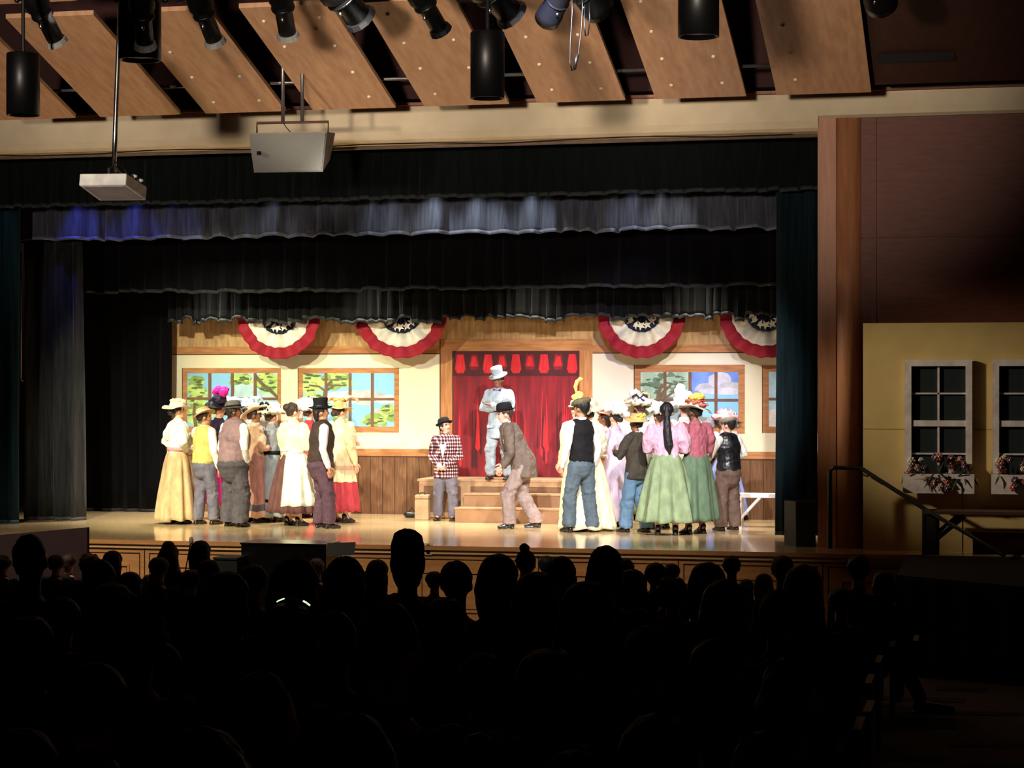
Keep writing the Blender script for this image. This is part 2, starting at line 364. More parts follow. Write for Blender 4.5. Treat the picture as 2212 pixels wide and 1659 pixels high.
# dark continuation of the ceiling on the right
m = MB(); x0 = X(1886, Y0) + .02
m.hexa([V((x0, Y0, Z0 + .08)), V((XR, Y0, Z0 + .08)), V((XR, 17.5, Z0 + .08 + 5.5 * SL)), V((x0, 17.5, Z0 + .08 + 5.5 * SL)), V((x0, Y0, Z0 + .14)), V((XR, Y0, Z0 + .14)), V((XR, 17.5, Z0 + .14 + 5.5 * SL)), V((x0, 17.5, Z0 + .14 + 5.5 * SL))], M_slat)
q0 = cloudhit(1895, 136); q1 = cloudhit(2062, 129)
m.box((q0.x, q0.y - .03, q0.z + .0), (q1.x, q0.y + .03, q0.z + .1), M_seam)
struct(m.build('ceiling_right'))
# cross pipe seen in the gaps
m = MB(); m.tube([(XL, 22.75, 6.50), (X(1700, 22.75), 22.75, 6.50)], .02, M_steel, 8); tag(m.build('ceiling_pipe', smooth=True), 'thin steel cross pipe seen in the dark gaps between the ceiling panels', 'pipe')

# ---------------------------------------------------------------- hanging cylinders
M_cyl = mat('black powder coat', (7, 7, 8), .4, spec=.25)
def cyl(cx, w_, y0, y1, Y, label):
    c = P(cx, y1, Y); D = DEP(c); r = w_ / 2 * D / FPX; h = (y1 - y0) * D / FPX
    t = thing('cylinder_downlight', label, 'ceiling lamp', c, 0, 'black cylinder house lamps')
    m = MB(); m.lathe([(r * .86, .03), (r * .9, 0.0), (r, .0), (r, h), (r * .96, h + .01)], M_cyl, None, 40); o = m.build('housing', t)
    for p in o.data.polygons: p.use_smooth = len(p.vertices) == 4
    m = MB(); m.lathe([(r * .84, .028), (r * .5, .06)], mat('lamp reflector', (60, 58, 55), .3, metal=.8), None, 30); m.build('reflector', t)
    m = MB(); m.tube([(0, 0, h), (0, 0, 8.3 - c.z)], .018, M_metal, 8); m.build('stem', t)
    for k in range(6):
        a = k * pi / 3; q = MB(); 
    return t
cyl(50, 71, 118, 249, 18.0, 'black cylinder lamp hanging at the far left of the ceiling')
cyl(302, 92, -60, 130, 16.0, 'large black cylinder lamp directly behind the projector pole')
cyl(1053, 74, 72, 213, 18.0, 'black cylinder lamp hanging in the middle of the ceiling')
cyl(1509, 89, -60, 80, 16.0, 'black cylinder lamp hanging on the right side, cut by the frame')

# ---------------------------------------------------------------- spotlights
M_fr = mat('pale gel frame', (140, 140, 134), .5)
def spotlight(a, b, label, dark=False, r=.10, Y=18.4, dy=.38, frame=True, par=False):
    A = P(a[0], a[1], Y); B = P(b[0], b[1], Y + dy)
    t = thing('stage_spotlight', label, 'spotlight', A, 0, 'stage spotlights on the front bar')
    d = (B - A); L_ = d.length; M = d.to_track_quat('Z', 'Y').to_matrix().to_4x4()
    m = MB()
    if par: m.lathe([(.05, -.12), (.09, -.1), (r * 1.0, 0), (r * 1.15, L_ * .75), (r * 1.25, L_ * .8), (r * 1.25, L_), (r * 1.1, L_), (r * .9, L_ * .6)], M_metal, M, 28)
    else: m.lathe([(.05, -.16), (.1, -.14), (r * 1.25, -.02), (r * 1.25, L_ * .28), (r * 1.05, L_ * .34), (r * 1.1, L_ * .36), (r * 1.1, L_ * .46), (r * .85, L_ * .5), (r * .85, L_ * .93), (r * .7, L_ * .93), (r * .6, L_ * .8)], M_metal, M, 28)
    o = m.build('housing', t, smooth=False)
    for p in o.data.polygons: p.use_smooth = len(p.vertices) == 4
    m = MB()
    m.lathe([(r * 1.13, L_ * .40), (r * 1.16, L_ * .41), (r * 1.16, L_ * .43), (r * 1.13, L_ * .44)], M_metal, M, 24); m.build('ring', t)
    s = r * 1.02
    if frame:
        m = MB(); q = lambda x, y, z: M @ V((x, y, z))
        z0 = L_ * .93
        m.lathe([(r * .86, z0), (s, z0 + .005), (s * 1.12, z0 + .05), (s * 1.06, z0 + .052), (r * .84, z0 + .02)], M_fr if not dark else M_metal, M, 12)
        m.build('gel_frame', t)
    # yoke
    m = MB(); k = r * 1.45
    top = V((0, 0, .32))
    pts = [M @ V((k, 0, .06)), M @ V((k, 0, .06)) * .5 + top * .6 + M @ V((k, 0, 0)) * .4, top]
    pts2 = [M @ V((-k, 0, .06)), M @ V((-k, 0, .06)) * .5 + top * .6 + M @ V((-k, 0, 0)) * .4, top]
    m.tube(pts, (.012), M_metal, 6); m.tube(pts2, (.012), M_metal, 6); m.build('yoke', t)
    for sgn in (1, -1):
        m = MB(); m.tube([M @ V((sgn * r * 1.2, 0, .06)), M @ V((sgn * (k + .06), 0, .06))], [.012, .016], M_metal, 8)
        m.ell(M @ V((sgn * (k + .07), 0, .06)), (.03, .03, .03), M_metal, 8, 6); m.build('knob', t, smooth=True)
    m = MB(); m.ell(M @ V((0, -r * 1.0, L_ * .55)), (.02, .02, .03), M_chrome, 8, 6); m.build('shutter_knob', t, smooth=True)
    m = MB(); m.tube([top, V((0, 0, .46))], .02, M_metal, 8); m.box((-.04, -.04, .42), (.04, .04, .52), M_metal); m.build('clamp', t)
    return t
spotlight((68, -15), (124, 92), 'first spotlight from the left, tilted toward the stage, with a bright glint on its barrel')
spotlight((304, -15), (314, 98), 'spotlight hanging in front of the large black cylinder lamp', Y=15.2, dy=.3, r=.085)
spotlight((424, -15), (465, 92), 'spotlight with a pale frame above the third ceiling panel')
spotlight((603, -30), (622, 78), 'spotlight with side knobs above the hanging loudspeaker')
spotlight((712, -40), (778, 40), 'big black unframed lamp head above the fourth and fifth ceiling panels', True, .15)
spotlight((895, -30), (952, 66), 'spotlight with a squared black barrel above the fifth ceiling panel', True, .1)
spotlight((1030, -50), (1105, 32), 'big black lamp head above the central cylinder lamp', True, .15)
spotlight((1222, -30), (1182, 42), 'round lamp pointing left, left of the looping cable', True, .1, par=True)
spotlight((1236, -45), (1296, 22), 'round lamp pointing right, right of the looping cable', True, .12, par=True)
spotlight((1880, -60), (1905, 12), 'barely visible black lamp against the dark right ceiling', True, .12, par=True)
m = MB(); m.tube([P(-60, -55, 18.4), P(1950, -110, 18.4)], .03, M_metal, 10); tag(m.build('lighting_bar', smooth=True), 'black bar carrying the row of spotlights', 'pipe')
m = MB()
pts = [P(*q, 18.3) for q in ((1236, -20), (1236, 30), (1232, 90), (1231, 135), (1236, 153), (1243, 150), (1249, 120), (1256, 60), (1258, 20), (1258, -20))]
m.tube(pts, .007, M_metal, 6); m.tube([P(1240, 150, 18.3), P(1247, 118, 18.3)], [.012, .022], M_metal, 8)
pts = [P(*q, 18.3) for q in ((1263, 10), (1262, 60), (1265, 78), (1270, 76), (1274, 40), (1273, 5))]; m.tube(pts, .007, M_metal, 6)
tag(m.build('looping_cable', smooth=True), 'black power cable hanging in two long loops between two round lamps', 'cable')

# ---------------------------------------------------------------- hanging loudspeaker
M_spk = mat('grey white speaker grille', (112, 111, 105), .7, (106, 105, 100), 60)
t = thing('hanging_loudspeaker', 'large pale grey wedge loudspeaker hung from two pipes under the ceiling', 'loudspeaker', P(625, 330, 21.8))
O = t.location
def Q(px, py, Y): return P(px, py, Y) - O
m = MB(); c = [Q(549, 373, 21.95), Q(697, 371, 21.95), Q(713, 345, 22.35), Q(575, 347, 22.35), Q(537, 287, 21.75), Q(706, 284, 21.75), Q(724, 288, 22.35), Q(560, 290, 22.35)]
m.hexa(c, mat('speaker cabinet', (130, 124, 116), .6)); m.build('cabinet', t)
m = MB(); n_ = V((0, -.012, -.004))
m.prism([Q(551, 370, 21.95) + n_ * .3, Q(695, 368, 21.95) + n_ * .3, Q(704, 287, 21.75) + n_ * .3, Q(539, 290, 21.75) + n_ * .3], n_, M_spk); m.build('grille', t)
m = MB(); m.prism([Q(556, 335, 21.84), Q(564, 335, 21.84), Q(564, 327, 21.82), Q(556, 327, 21.82)], (0, -.02, 0), M_metal); m.build('badge', t)
M_brk = mat('brown bracket', (96, 66, 54), .5)
m = MB(); m.tube([Q(555, 300, 22.1), Q(555, 266, 22.1), Q(709, 263, 22.1), Q(709, 320, 22.1)], .016, M_brk, 8); m.build('bracket', t)
for px, y0 in ((611, 150), (653, 150)):
    m = MB(); m.tube([Q(px, 265, 22.1), Q(px, 265, 22.1) + V((0, 0, 1.4))], .022, M_steel, 10); m.build('hanging_pipe', t, smooth=True)
m = MB(); m.tube([Q(612, 265, 22.05), Q(618, 275, 22.05), Q(628, 286, 22.0)], .005, M_metal, 6); m.build('cable', t)

# ---------------------------------------------------------------- projector
t = thing('projector', 'white ceiling projector on a long chrome pole, seen from below', 'projector', P(245, 400, 18.8)); O = t.location
M_pj = mat('projector white', (236, 236, 228), .4)
m = MB(); c = [Q(170, 401, 18.6), Q(271, 400, 18.6), Q(316, 433, 19.05), Q(215, 434, 19.05), Q(172, 375, 18.6), Q(273, 374, 18.6), Q(318, 404, 19.05), Q(218, 405, 19.05)]
m.hexa(c, M_pj); o = m.build('body', t); bv = o.modifiers.new('b', 'BEVEL'); bv.width = .012; bv.segments = 3
m = MB(); c = [x_ * 1 for x_ in [Q(178, 403, 18.62), Q(268, 402, 18.62), Q(308, 430, 19.0), Q(219, 431, 19.0)]]
m.prism(c, (0, 0, -.004), mat('projector underside', (170, 160, 165), .5)); m.build('underside_cover', t)
m = MB(); m.tube([Q(246, 372, 18.8), Q(249, 280, 18.8), Q(256, 100, 18.8), Q(265, -80, 18.8)], .024, M_chrome, 14); m.build('pole', t, smooth=True)
m = MB(); m.box(Q(232, 376, 18.7), Q(260, 368, 18.95), M_metal); m.tube([Q(233, 374, 18.8), Q(246, 358, 18.8)], .01, M_metal, 6); m.tube([Q(262, 374, 18.8), Q(247, 358, 18.8)], .01, M_metal, 6); m.build('mount', t)
m = MB(); m.tube([Q(248, 350, 18.78), Q(258, 356, 18.76), Q(270, 366, 18.76), Q(274, 376, 18.76)], .007, M_metal, 6); m.tube([Q(250, 352, 18.82), Q(240, 360, 18.8), Q(236, 372, 18.8)], .007, M_metal, 6); m.build('cable', t)
for a_ in ((290, 381, 18.8), (303, 390, 18.92)): m = MB(); m.ell(Q(*a_), (.035, .035, .02), M_pj, 10, 6); m.build('vent_bump', t, smooth=True)
# ---------------------------------------------------------------- painted backdrop
YB = 29.3
rnd = random.Random(11)
M_cream = mat('scenic cream paint', (228, 220, 190), .9, (222, 213, 181), 1.5)
M_tan = mat('scenic tan paint', (192, 156, 108), .9, (164, 128, 84), 5, stretch=(5, 1, .8))
M_brn = mat('scenic wood paint', (186, 130, 82), .9, (158, 104, 62), 4, stretch=(.8, 1, 6))
M_brn2 = mat('scenic wood paint upright', (186, 130, 82), .9, (160, 106, 64), 4, stretch=(7, 1, .8))
M_wain = mat('scenic wainscot paint', (120, 84, 54), .9, (98, 66, 42), 6, stretch=(9, 1, .7))
M_wline = mat('scenic dark line', (74, 46, 30), .9)
M_sky = mat('scenic sky paint', (140, 196, 232), .9, (126, 186, 228), 1.2)
M_skyl = mat('scenic pale sky', (186, 222, 226), .9)
M_cloudp = mat('scenic cloud white', (232, 230, 218), .9)
M_cloudg = mat('scenic cloud grey', (186, 186, 184), .9)
M_lf = mat('scenic leaf light', (188, 212, 128), .9, (166, 196, 104), 9)
M_lf2 = mat('scenic leaf dark', (140, 168, 90), .9, (120, 150, 76), 9)
M_lf3 = mat('scenic leaf shadow', (92, 108, 76), .9)
M_trk = mat('scenic trunk', (112, 96, 66), .9)
M_mul = mat('scenic mullion', (122, 88, 62), .9)
LC = [0]
def layer(m, pts, k, mt):   # flat painted area, k = paint layer
    LC[0] = (LC[0] + 1) % 45; y = YB - .0015 * k - LC[0] * 3e-5; m.prism([(p[0], y, p[1]) for p in pts], (0, -.0012, 0), mt)
def RX(px0, px1, py0, py1):
    c = (px0 + px1) / 2; return X(px0, YB), X(px1, YB), Zp(c, py1, YB), Zp(c, py0, YB)
def rect(m, r, k, mt): layer(m, [(r[0], r[2]), (r[1], r[2]), (r[1], r[3]), (r[0], r[3])], k, mt)
bd = thing('painted_backdrop', 'painted canvas backdrop of a cream hall with windows, wood trim and red curtain', 'backdrop')
bx0, bx1 = X(365, YB), X(1850, YB)
zc_ = lambda py, px=1110: Zp(px, py, YB)
m = MB(); m.box((bx0, YB, 1.0), (bx1, YB + .02, 5.2), M_cream); m.build('canvas', bd)
m = MB(); rect(m, (bx0, bx1, Zp(660, 748, YB), 5.15), 1, M_tan); rect(m, (bx0, bx1, Zp(660, 764, YB), Zp(660, 748, YB)), 2, M_brn); rect(m, (bx0, bx1, Zp(660, 766, YB), Zp(660, 764, YB)), 3, M_wline)
m.build('painted_ceiling_band', bd)
zr0, zr1 = Zp(860, 985, YB), Zp(860, 970, YB)
m = MB(); rect(m, (bx0, bx1, zr0, zr1), 1, M_brn); rect(m, (bx0, bx1, 1.0, zr0), 1, M_wain); rect(m, (bx0, bx1, zr0 - .02, zr0), 2, M_wline)
x = bx0
while x < bx1: 
    rect(m, (x, x + .012, 1.0, zr0), 2, M_wline); x += .19
m.build('painted_wainscot', bd)
def blob(m, cx, cz, rx, rz, k, mt, n=11, j=.28, clip=None):
    pts = []
    for i in range(n):
        a = 2 * pi * i / n; q = 1 + rnd.uniform(-j, j); x_, z_ = cx + rx * q * cos(a), cz + rz * q * sin(a)
        if clip: x_ = min(max(x_, clip[0]), clip[1]); z_ = min(max(z_, clip[2]), clip[3])
        pts.append((x_, z_))
    layer(m, pts, k, mt)
def window(o_, i_, vbars, hbar, scene, sky):
    m = MB(); ro = RX(*o_); ri = RX(*i_); rect(m, ro, 1, M_brn); 
    rect(m, (ro[0] - .012, ro[0], ro[2], ro[3]), 2, M_wline)
    rect(m, ri, 3, sky)
    w_ = m.build('painted_window', bd)
    m = MB(); scene(m, ri); m.build('painted_landscape', w_)
    m = MB()
    for v_ in vbars: rect(m, (X(v_, YB) - .022, X(v_, YB) + .022, ri[2], ri[3]), 15, M_mul)
    zh = zc_(hbar, (i_[0] + i_[1]) / 2); rect(m, (ri[0], ri[1], zh - .018, zh + .018), 16, M_mul); m.build('painted_mullion', w_)
def leaves(m, ri, px, py, rx, ry, n, k=6, tone=0):
    c = P(px, py, YB); sx = rx * 30 / FPX; sz = ry * 30 / FPX
    for i in range(n):
        a = rnd.uniform(0, 2 * pi); q = math.sqrt(rnd.random()); mt = rnd.choice([M_lf, M_lf, M_lf2] if not tone else [M_lfg, M_lfg, M_lfg2])
        blob(m, c.x + sx * q * cos(a), c.z + sz * q * sin(a), .075 * rnd.uniform(.7, 1.5), .04 * rnd.uniform(.7, 1.5), k + (i % 5), mt, 9, .3, ri)
    for i in range(n // 3):
        a = rnd.uniform(0, 2 * pi); q = math.sqrt(rnd.random())
        blob(m, c.x + sx * q * cos(a), c.z + sz * q * sin(a), .05, .016, k + 6, M_lf3, 7, .4, ri)
M_lfg = mat('scenic grey green', (166, 190, 160), .9, (146, 172, 140), 6); M_lfg2 = mat('scenic grey green dark', (110, 132, 104), .9)
def limb(m, pts, w0, w1, k, mt):
    n = len(pts); L_ = []; R__ = []
    for i, (px, py) in enumerate(pts):
        p = P(px, py, YB); a = P(*pts[max(i - 1, 0)], YB); b = P(*pts[min(i + 1, n - 1)], YB); d = (b - a).normalized(); nx = V((-d.z, 0, d.x)); w_ = w0 + (w1 - w0) * i / (n - 1)
        L_.append((p.x + nx.x * w_, p.z + nx.z * w_)); R__.append((p.x - nx.x * w_, p.z - nx.z * w_))
    for i in range(n - 1): layer(m, [L_[i], R__[i], R__[i + 1], L_[i + 1]], k, mt)
def s1(m, ri):
    rect(m, (X(503, YB), ri[1], ri[2], ri[3]), 4, M_skyl); blob(m, X(575, YB), zc_(905, 575), .25, .14, 5, M_cloudp, 14, .15, ri)
    blob(m, X(530, YB), zc_(870, 530), .3, .05, 5, M_lfg, 12, .3, ri)
    leaves(m, ri, 425, 845, 16, 32, 34); leaves(m, ri, 430, 895, 24, 20, 22)
    leaves(m, ri, 522, 820, 20, 9, 18); leaves(m, ri, 578, 825, 22, 20, 26)
    limb(m, [(552, 812), (568, 830), (590, 848), (600, 858)], .03, .02, 12, M_trk); limb(m, [(424, 921), (420, 890), (422, 870)], .03, .02, 12, M_trk)
    leaves(m, ri, 588, 842, 10, 8, 8, 7)
def s2(m, ri):
    blob(m, X(745, YB), zc_(858, 745), .35, .10, 4, M_cloudp, 14, .2, ri); blob(m, X(790, YB), zc_(858, 790), .30, .12, 5, M_cloudg, 14, .2, ri); blob(m, X(842, YB), zc_(862, 842), .25, .07, 6, M_cloudp, 12, .2, ri)
    blob(m, X(822, YB), zc_(890, 822), .14, .05, 5, M_cloudg, 12, .2, ri)
    leaves(m, ri, 672, 825, 20, 22, 36); leaves(m, ri, 725, 824, 30, 16, 40); leaves(m, ri, 680, 865, 26, 16, 22); leaves(m, ri, 735, 895, 10, 22, 14)
    limb(m, [(700, 878), (703, 850), (706, 835), (718, 822)], .035, .02, 12, M_trk); limb(m, [(704, 845), (690, 835), (668, 832)], .02, .012, 12, M_trk); limb(m, [(705, 843), (725, 832), (748, 833)], .02, .01, 12, M_trk)
    leaves(m, ri, 808, 908, 24, 10, 26); leaves(m, ri, 840, 892, 10, 18, 16)
def s3(m, ri):
    rect(m, (ri[0], X(1491, YB), ri[2], ri[3]), 4, mat('scenic sage sky', (186, 206, 182), .9))
    leaves(m, ri, 1415, 830, 28, 22, 26, 6, 1); leaves(m, ri, 1462, 825, 24, 18, 22, 6, 1); leaves(m, ri, 1440, 870, 40, 26, 30, 6, 1)
    limb(m, [(1418, 921), (1420, 875), (1424, 845), (1432, 830)], .04, .02, 13, M_trk); limb(m, [(1423, 860), (1440, 840), (1450, 832)], .03, .015, 13, M_trk); limb(m, [(1428, 868), (1460, 842), (1482, 836)], .016, .01, 13, M_trk)
    rect(m, (X(1491, YB), ri[1], zc_(862, 1545), ri[3]), 4, mat('scenic deep sky', (116, 150, 220), .9)); rect(m, (X(1491, YB), ri[1], ri[2], zc_(850, 1545)), 5, M_sky)
    for q, (px, py, rx, rz) in enumerate(((1536, 838, .26, .07), (1555, 822, .16, .12), (1580, 836, .18, .08), (1565, 845, .36, .05))): blob(m, X(px, YB), zc_(py, px), rx, rz, 6 + q, M_cloudg if q % 2 == 0 else mat('scenic cloud mauve', (206, 204, 206), .9), 14, .16, ri)
    blob(m, X(1545, YB), zc_(912, 1545), .5, .07, 7, M_cloudg, 14, .2, ri)
def s4(m, ri):
    blob(m, X(1675, YB), zc_(905, 1675), .2, .14, 4, M_cloudp, 14, .2, ri)
window((395, 607, 795, 935), (405, 600, 806, 922), (454, 503, 552), 861, s1, M_sky)
window((645, 862, 795, 934), (655, 852, 806, 921), (705, 757, 805), 862, s2, M_sky)
window((1371, 1609, 788, 936), (1384, 1595, 804, 922), (1437, 1491, 1547), 864, s3, M_skyl)
window((1648, 1880, 789, 936), (1661, 1868, 803, 922), (1715, 1765, 1815), 862, s4, M_skyl)
# painted curtain and surround
M_red = mat('scenic curtain red', (132, 24, 34), .9, (98, 22, 32), 3, stretch=(6, 1, .5))
M_redl = mat('scenic curtain bright red', (206, 40, 46), .9, (176, 28, 38), 6, stretch=(8, 1, 1))
M_redd = mat('scenic curtain maroon', (72, 24, 30), .9)
m = MB(); ro = RX(950, 1280, 733, 1030); ro = (ro[0], ro[1], 1.5, ro[3]); ri = RX(980, 1252, 758, 1033); rect(m, ro, 4, M_brn2); rect(m, (ro[0], ro[1], ri[3], ro[3]), 5, M_brn)
rect(m, (ro[0], ro[0] + .015, 1.5, ro[3]), 6, M_wline); rect(m, (ri[0] - .02, ri[0], ri[2], ri[3]), 6, M_wline)
ps = m.build('painted_frame', bd)
m = MB(); rect(m, ri, 6, M_red)
for i in range(26):
    x_ = rnd.uniform(ri[0] + .05, ri[1] - .05); w_ = rnd.uniform(.012, .04); z0 = rnd.uniform(ri[2] + .05, ri[2] + .5); z1 = rnd.uniform(ri[2] + .8, ri[3] - .5)
    layer(m, [(x_ - w_, z0), (x_, z0 - .05), (x_ + w_, z0), (x_ + w_ * .6, (z0 + z1) / 2), (x_ + w_ * .1, z1), (x_ - w_ * .5, (z0 + z1) / 2)], 7 + i % 3, rnd.choice([M_redl, M_redl, M_redd]))
zt_ = ri[3]; zb_ = zc_(806, 1116); n = 9
rect(m, (ri[0], ri[1], zc_(812, 1116), zt_), 10, M_redd)
for i in range(n):
    xa_ = ri[0] + (ri[1] - ri[0]) * (i + .12) / n; xb_ = ri[0] + (ri[1] - ri[0]) * (i + .88) / n; xm = (xa_ + xb_) / 2; dz = .05 if i % 2 else 0
    layer(m, [(xa_ + .03, zt_ - .05), (xb_ - .03, zt_ - .05), (xb_, zb_ + .06 + dz), (xm + .05, zb_ + dz), (xm - .05, zb_ + dz), (xa_, zb_ + .06 + dz)], 11, M_red if i % 2 else M_redl)
    layer(m, [(xm - .03, zt_ - .08), (xm + .03, zt_ - .08), (xm + .06, zb_ + .1), (xm - .06, zb_ + .1)], 12, M_redl)
m.build('painted_curtain', bd)

# ---------------------------------------------------------------- bunting fans
M_bred = mat('bunting red', (156, 16, 38), .8, (140, 13, 33), 20); M_bwht = mat('bunting white', (238, 232, 214), .85); M_bblu = mat('bunting navy', (18, 24, 52), .8)
YN = 28.85
def bunting(c, hw, bot, label):
    ctr = P(c, 690, YN); D = DEP(ctr); rx = hw * D / FPX / 1.0; zt = 3.98; zb = Zp(c, bot, YN); rz = zt - zb
    t = thing('bunting', label, 'bunting', (ctr.x, YN, zt), 0, 'stars and stripes half-round buntings under the top border')
    NF = 11
    def fn(r0, r1):
        def f(a, b):
            an = pi + pi * a; r = r0 + (r1 - r0) * b
            fold = sin(NF * 2 * pi * a / 2 + .6 * sin(5 * a)) * .035 * (r ** .5) + .012 * sin(29 * a + 3)
            sc = 1 + .012 * sin(NF * pi * a * 2 + 1)
            return V((rx * r * cos(an) * sc, fold - .03 * r, rz * r * sin(an) * sc))
        return f
    for nm, r0, r1, mt in (('blue_centre', .03, .44, M_bblu), ('white_band', .44, .74, M_bwht), ('red_band', .74, 1.0, M_bred)):
        m = MB(); m.grid(fn(r0, r1), 110, 5, mt); m.build(nm, t, smooth=True, solid=.003)
    for q_ in (-1, 1): b_ = MB(); b_.tube([(q_ * rx * .97, 0, -.01), (q_ * rx * .97, 0, 3.6)], .006, M_metal, 5); b_.build('hanging_cord', t)
    for k in range(7):
        a = (k + .5) / 7; r = .32; f = fn(.30, .30)(a, 0); m = MB(); s_ = .075
        pts = []
        for q in range(10):
            an = pi / 2 + q * pi / 5 + rnd.uniform(-.2, .2) * 0 + k; rr = s_ if q % 2 == 0 else s_ * .42
            pts.append(f + V((rr * cos(an), -.032, rr * sin(an) * .95)))
        m.prism(pts, (0, -.003, 0), M_bwht); m.build('star', t)
bunting(603, 95, 776, 'red white and blue fan bunting nearest the left edge of the painted backdrop')
bunting(867, 103, 774, 'red white and blue fan bunting just left of the painted curtain frame')
bunting(1386, 97, 774, 'fan bunting above the painted window on the right, bluish stage light on it')
bunting(1655, 102, 773, 'fan bunting cut off by the right hand drape')

# ---------------------------------------------------------------- platform and steps
M_pl = mat('platform tan', (150, 112, 80), .8, (138, 102, 72), 5); M_plf = mat('platform moulding', (178, 142, 106), .8); M_pld = mat('platform panel', (128, 94, 66), .8)
yP = 28.35; px0, px1 = X(905, yP), X(1326, yP); zP = 1.58
t = thing('stage_platform', 'long tan wooden platform in front of the painted red curtain, with two steps', 'platform', ((px0 + px1) / 2, yP, 1.0)); O = t.location
m = MB(); m.box((px0 - O.x, 0, 0), (px1 - O.x, .85, zP - 1.03), M_pl); m.build('base', t)
m = MB(); m.box((px0 - O.x - .02, -.03, zP - 1.03), (px1 - O.x + .02, .86, zP - 1.0), M_plf); m.build('top_board', t)
def moulding(x0, x1):
    m = MB(); frame_on(m, x0 - O.x, x1 - O.x, .03, .55, 0, .07, .02, M_plf); m.box((x0 - O.x + .07, -.008, .10), (x1 - O.x - .07, 0, .48), M_pld); m.build('panel', t)
xa_, xb_ = X(1007, yP), X(1232, yP)
moulding(px0 + .01, xa_ - .0); moulding(xa_, xb_); moulding(xb_, px1 - .01)
m = MB(); m.box((xa_ - O.x + .05, -.32, 0), (xb_ - O.x - .05, -.02, .39), M_pl); m.box((xa_ - O.x + .04, -.335, .375), (xb_ - O.x - .04, -.02, .395), M_plf); m.build('step', t)
m = MB(); m.box((xa_ - O.x, -.62, 0), (xb_ - O.x, -.325, .2), M_pl); m.box((xa_ - O.x - .01, -.635, .19), (xb_ - O.x + .01, -.325, .21), M_plf); m.build('step', t)
# suitcase and black object
q = G(912, 1123); m = MB(); t = thing('suitcase', 'pale tan upright case standing beside the boy in the checked jacket', 'suitcase', q, R_(8))
m.box((-.10, -.07, 0), (.10, .12, .36), mat('pale tan case', (196, 168, 126), .7)); o = m.build('body', t); b_ = o.modifiers.new('b', 'BEVEL'); b_.width = .01
m = MB(); m.box((-.103, -.073, .30), (.103, .123, .31), mat('case seam', (120, 90, 62), .7)); m.build('seam', t); m = MB(); m.tube([(-.04, .02, .36), (-.035, .02, .385), (.035, .02, .385), (.04, .02, .36)], .008, M_seam, 6); m.build('handle', t)
q = G(889, 1119); t = thing('black_bag', 'small black bag lying on the stage floor left of the tan case', 'bag', q)
m = MB(); m.chain([(-.07, 0, .05), (.05, .03, .055)], [(.05, .045), (.05, .05)], mat('black leather', (18, 17, 17), .35)); m.build('body', t, smooth=True); m = MB(); m.tube([(-.04, 0, .09), (0, 0, .15), (.05, 0, .09)], .008, M_metal, 6); m.build('handle', t)
# white benches
M_bench = mat('white paint bench', (232, 228, 232), .6)
def bench(x0, x1, Y, zt, label):
    t = thing('bench', label, 'bench', (x0, Y, 1.0), 0); L_ = x1 - x0
    m = MB(); m.box((0, -.15, zt - .05), (L_, .15, zt), M_bench); m.build('seat', t)
    for x_ in (.04, L_ - .1):
        m = MB(); m.box((x_, -.13, 0), (x_ + .05, .13, zt - .05), M_bench); m.build('leg', t)
        m = MB(); s_ = 1 if x_ < .1 else -1
        m.tube([(x_ + .02, -.12, zt - .35), (x_ + .02 + s_ * .28, -.12, zt - .05)], .022, M_bench, 6); m.build('brace', t)
bench(X(1590, 27.9), X(1790, 27.9), 27.9, Zp(1640, 1066, 27.9) - 1, 'white wooden bench with diagonal brace at the right end of the stage')
bench(X(600, 28.2), X(760, 28.2), 28.2, Zp(750, 1048, 28.2) - 1, 'white bench behind the left group, only its right end showing')

# ---------------------------------------------------------------- stage loudspeaker at right, outlet
t = thing('floor_loudspeaker', 'black angled loudspeaker box standing on the stage beside the right drape', 'loudspeaker', P(1727, 1178, 24.65)); O = t.location; O.z = 1.0; t.location = O
def Q2(px, z, Y): v_ = P(px, 900, Y); return V((v_.x - O.x, v_.y - O.y, z))
h = Zp(1727, 1083, 24.6) - 1
m = MB(); m.prism([Q2(1694, 0, 24.72), Q2(1719, 0, 24.5), Q2(1762, 0, 24.5), Q2(1762, 0, 24.95), Q2(1694, 0, 24.95)], (0, 0, h), mat('loudspeaker black', (28, 30, 28), .5)); m.build('cabinet', t)
m = MB(); m.prism([Q2(1722, .03, 24.495), Q2(1759, .03, 24.495), Q2(1759, h - .03, 24.495), Q2(1722, h - .03, 24.495)], (0, -.008, 0), mat('speaker cloth', (9, 9, 9), .9)); m.build('grille', t)
t = thing('outlet_plate', 'bright steel outlet plate with two black round sockets on the stage front', 'outlet', P(926, 1186, YF + .02)); 
m = MB(); m.box((-.045, -.012, -.072), (.045, 0, .072), mat('outlet steel', (235, 232, 220), .4)); m.build('plate', t)
for z in (-.033, .033): m = MB(); m.lathe([(.024, 0), (.026, .008), (.02, .012)], M_metal, Matrix.Translation((0, -.012, z)) @ Matrix.Rotation(pi / 2, 4, 'X'), 16); m.build('socket', t)

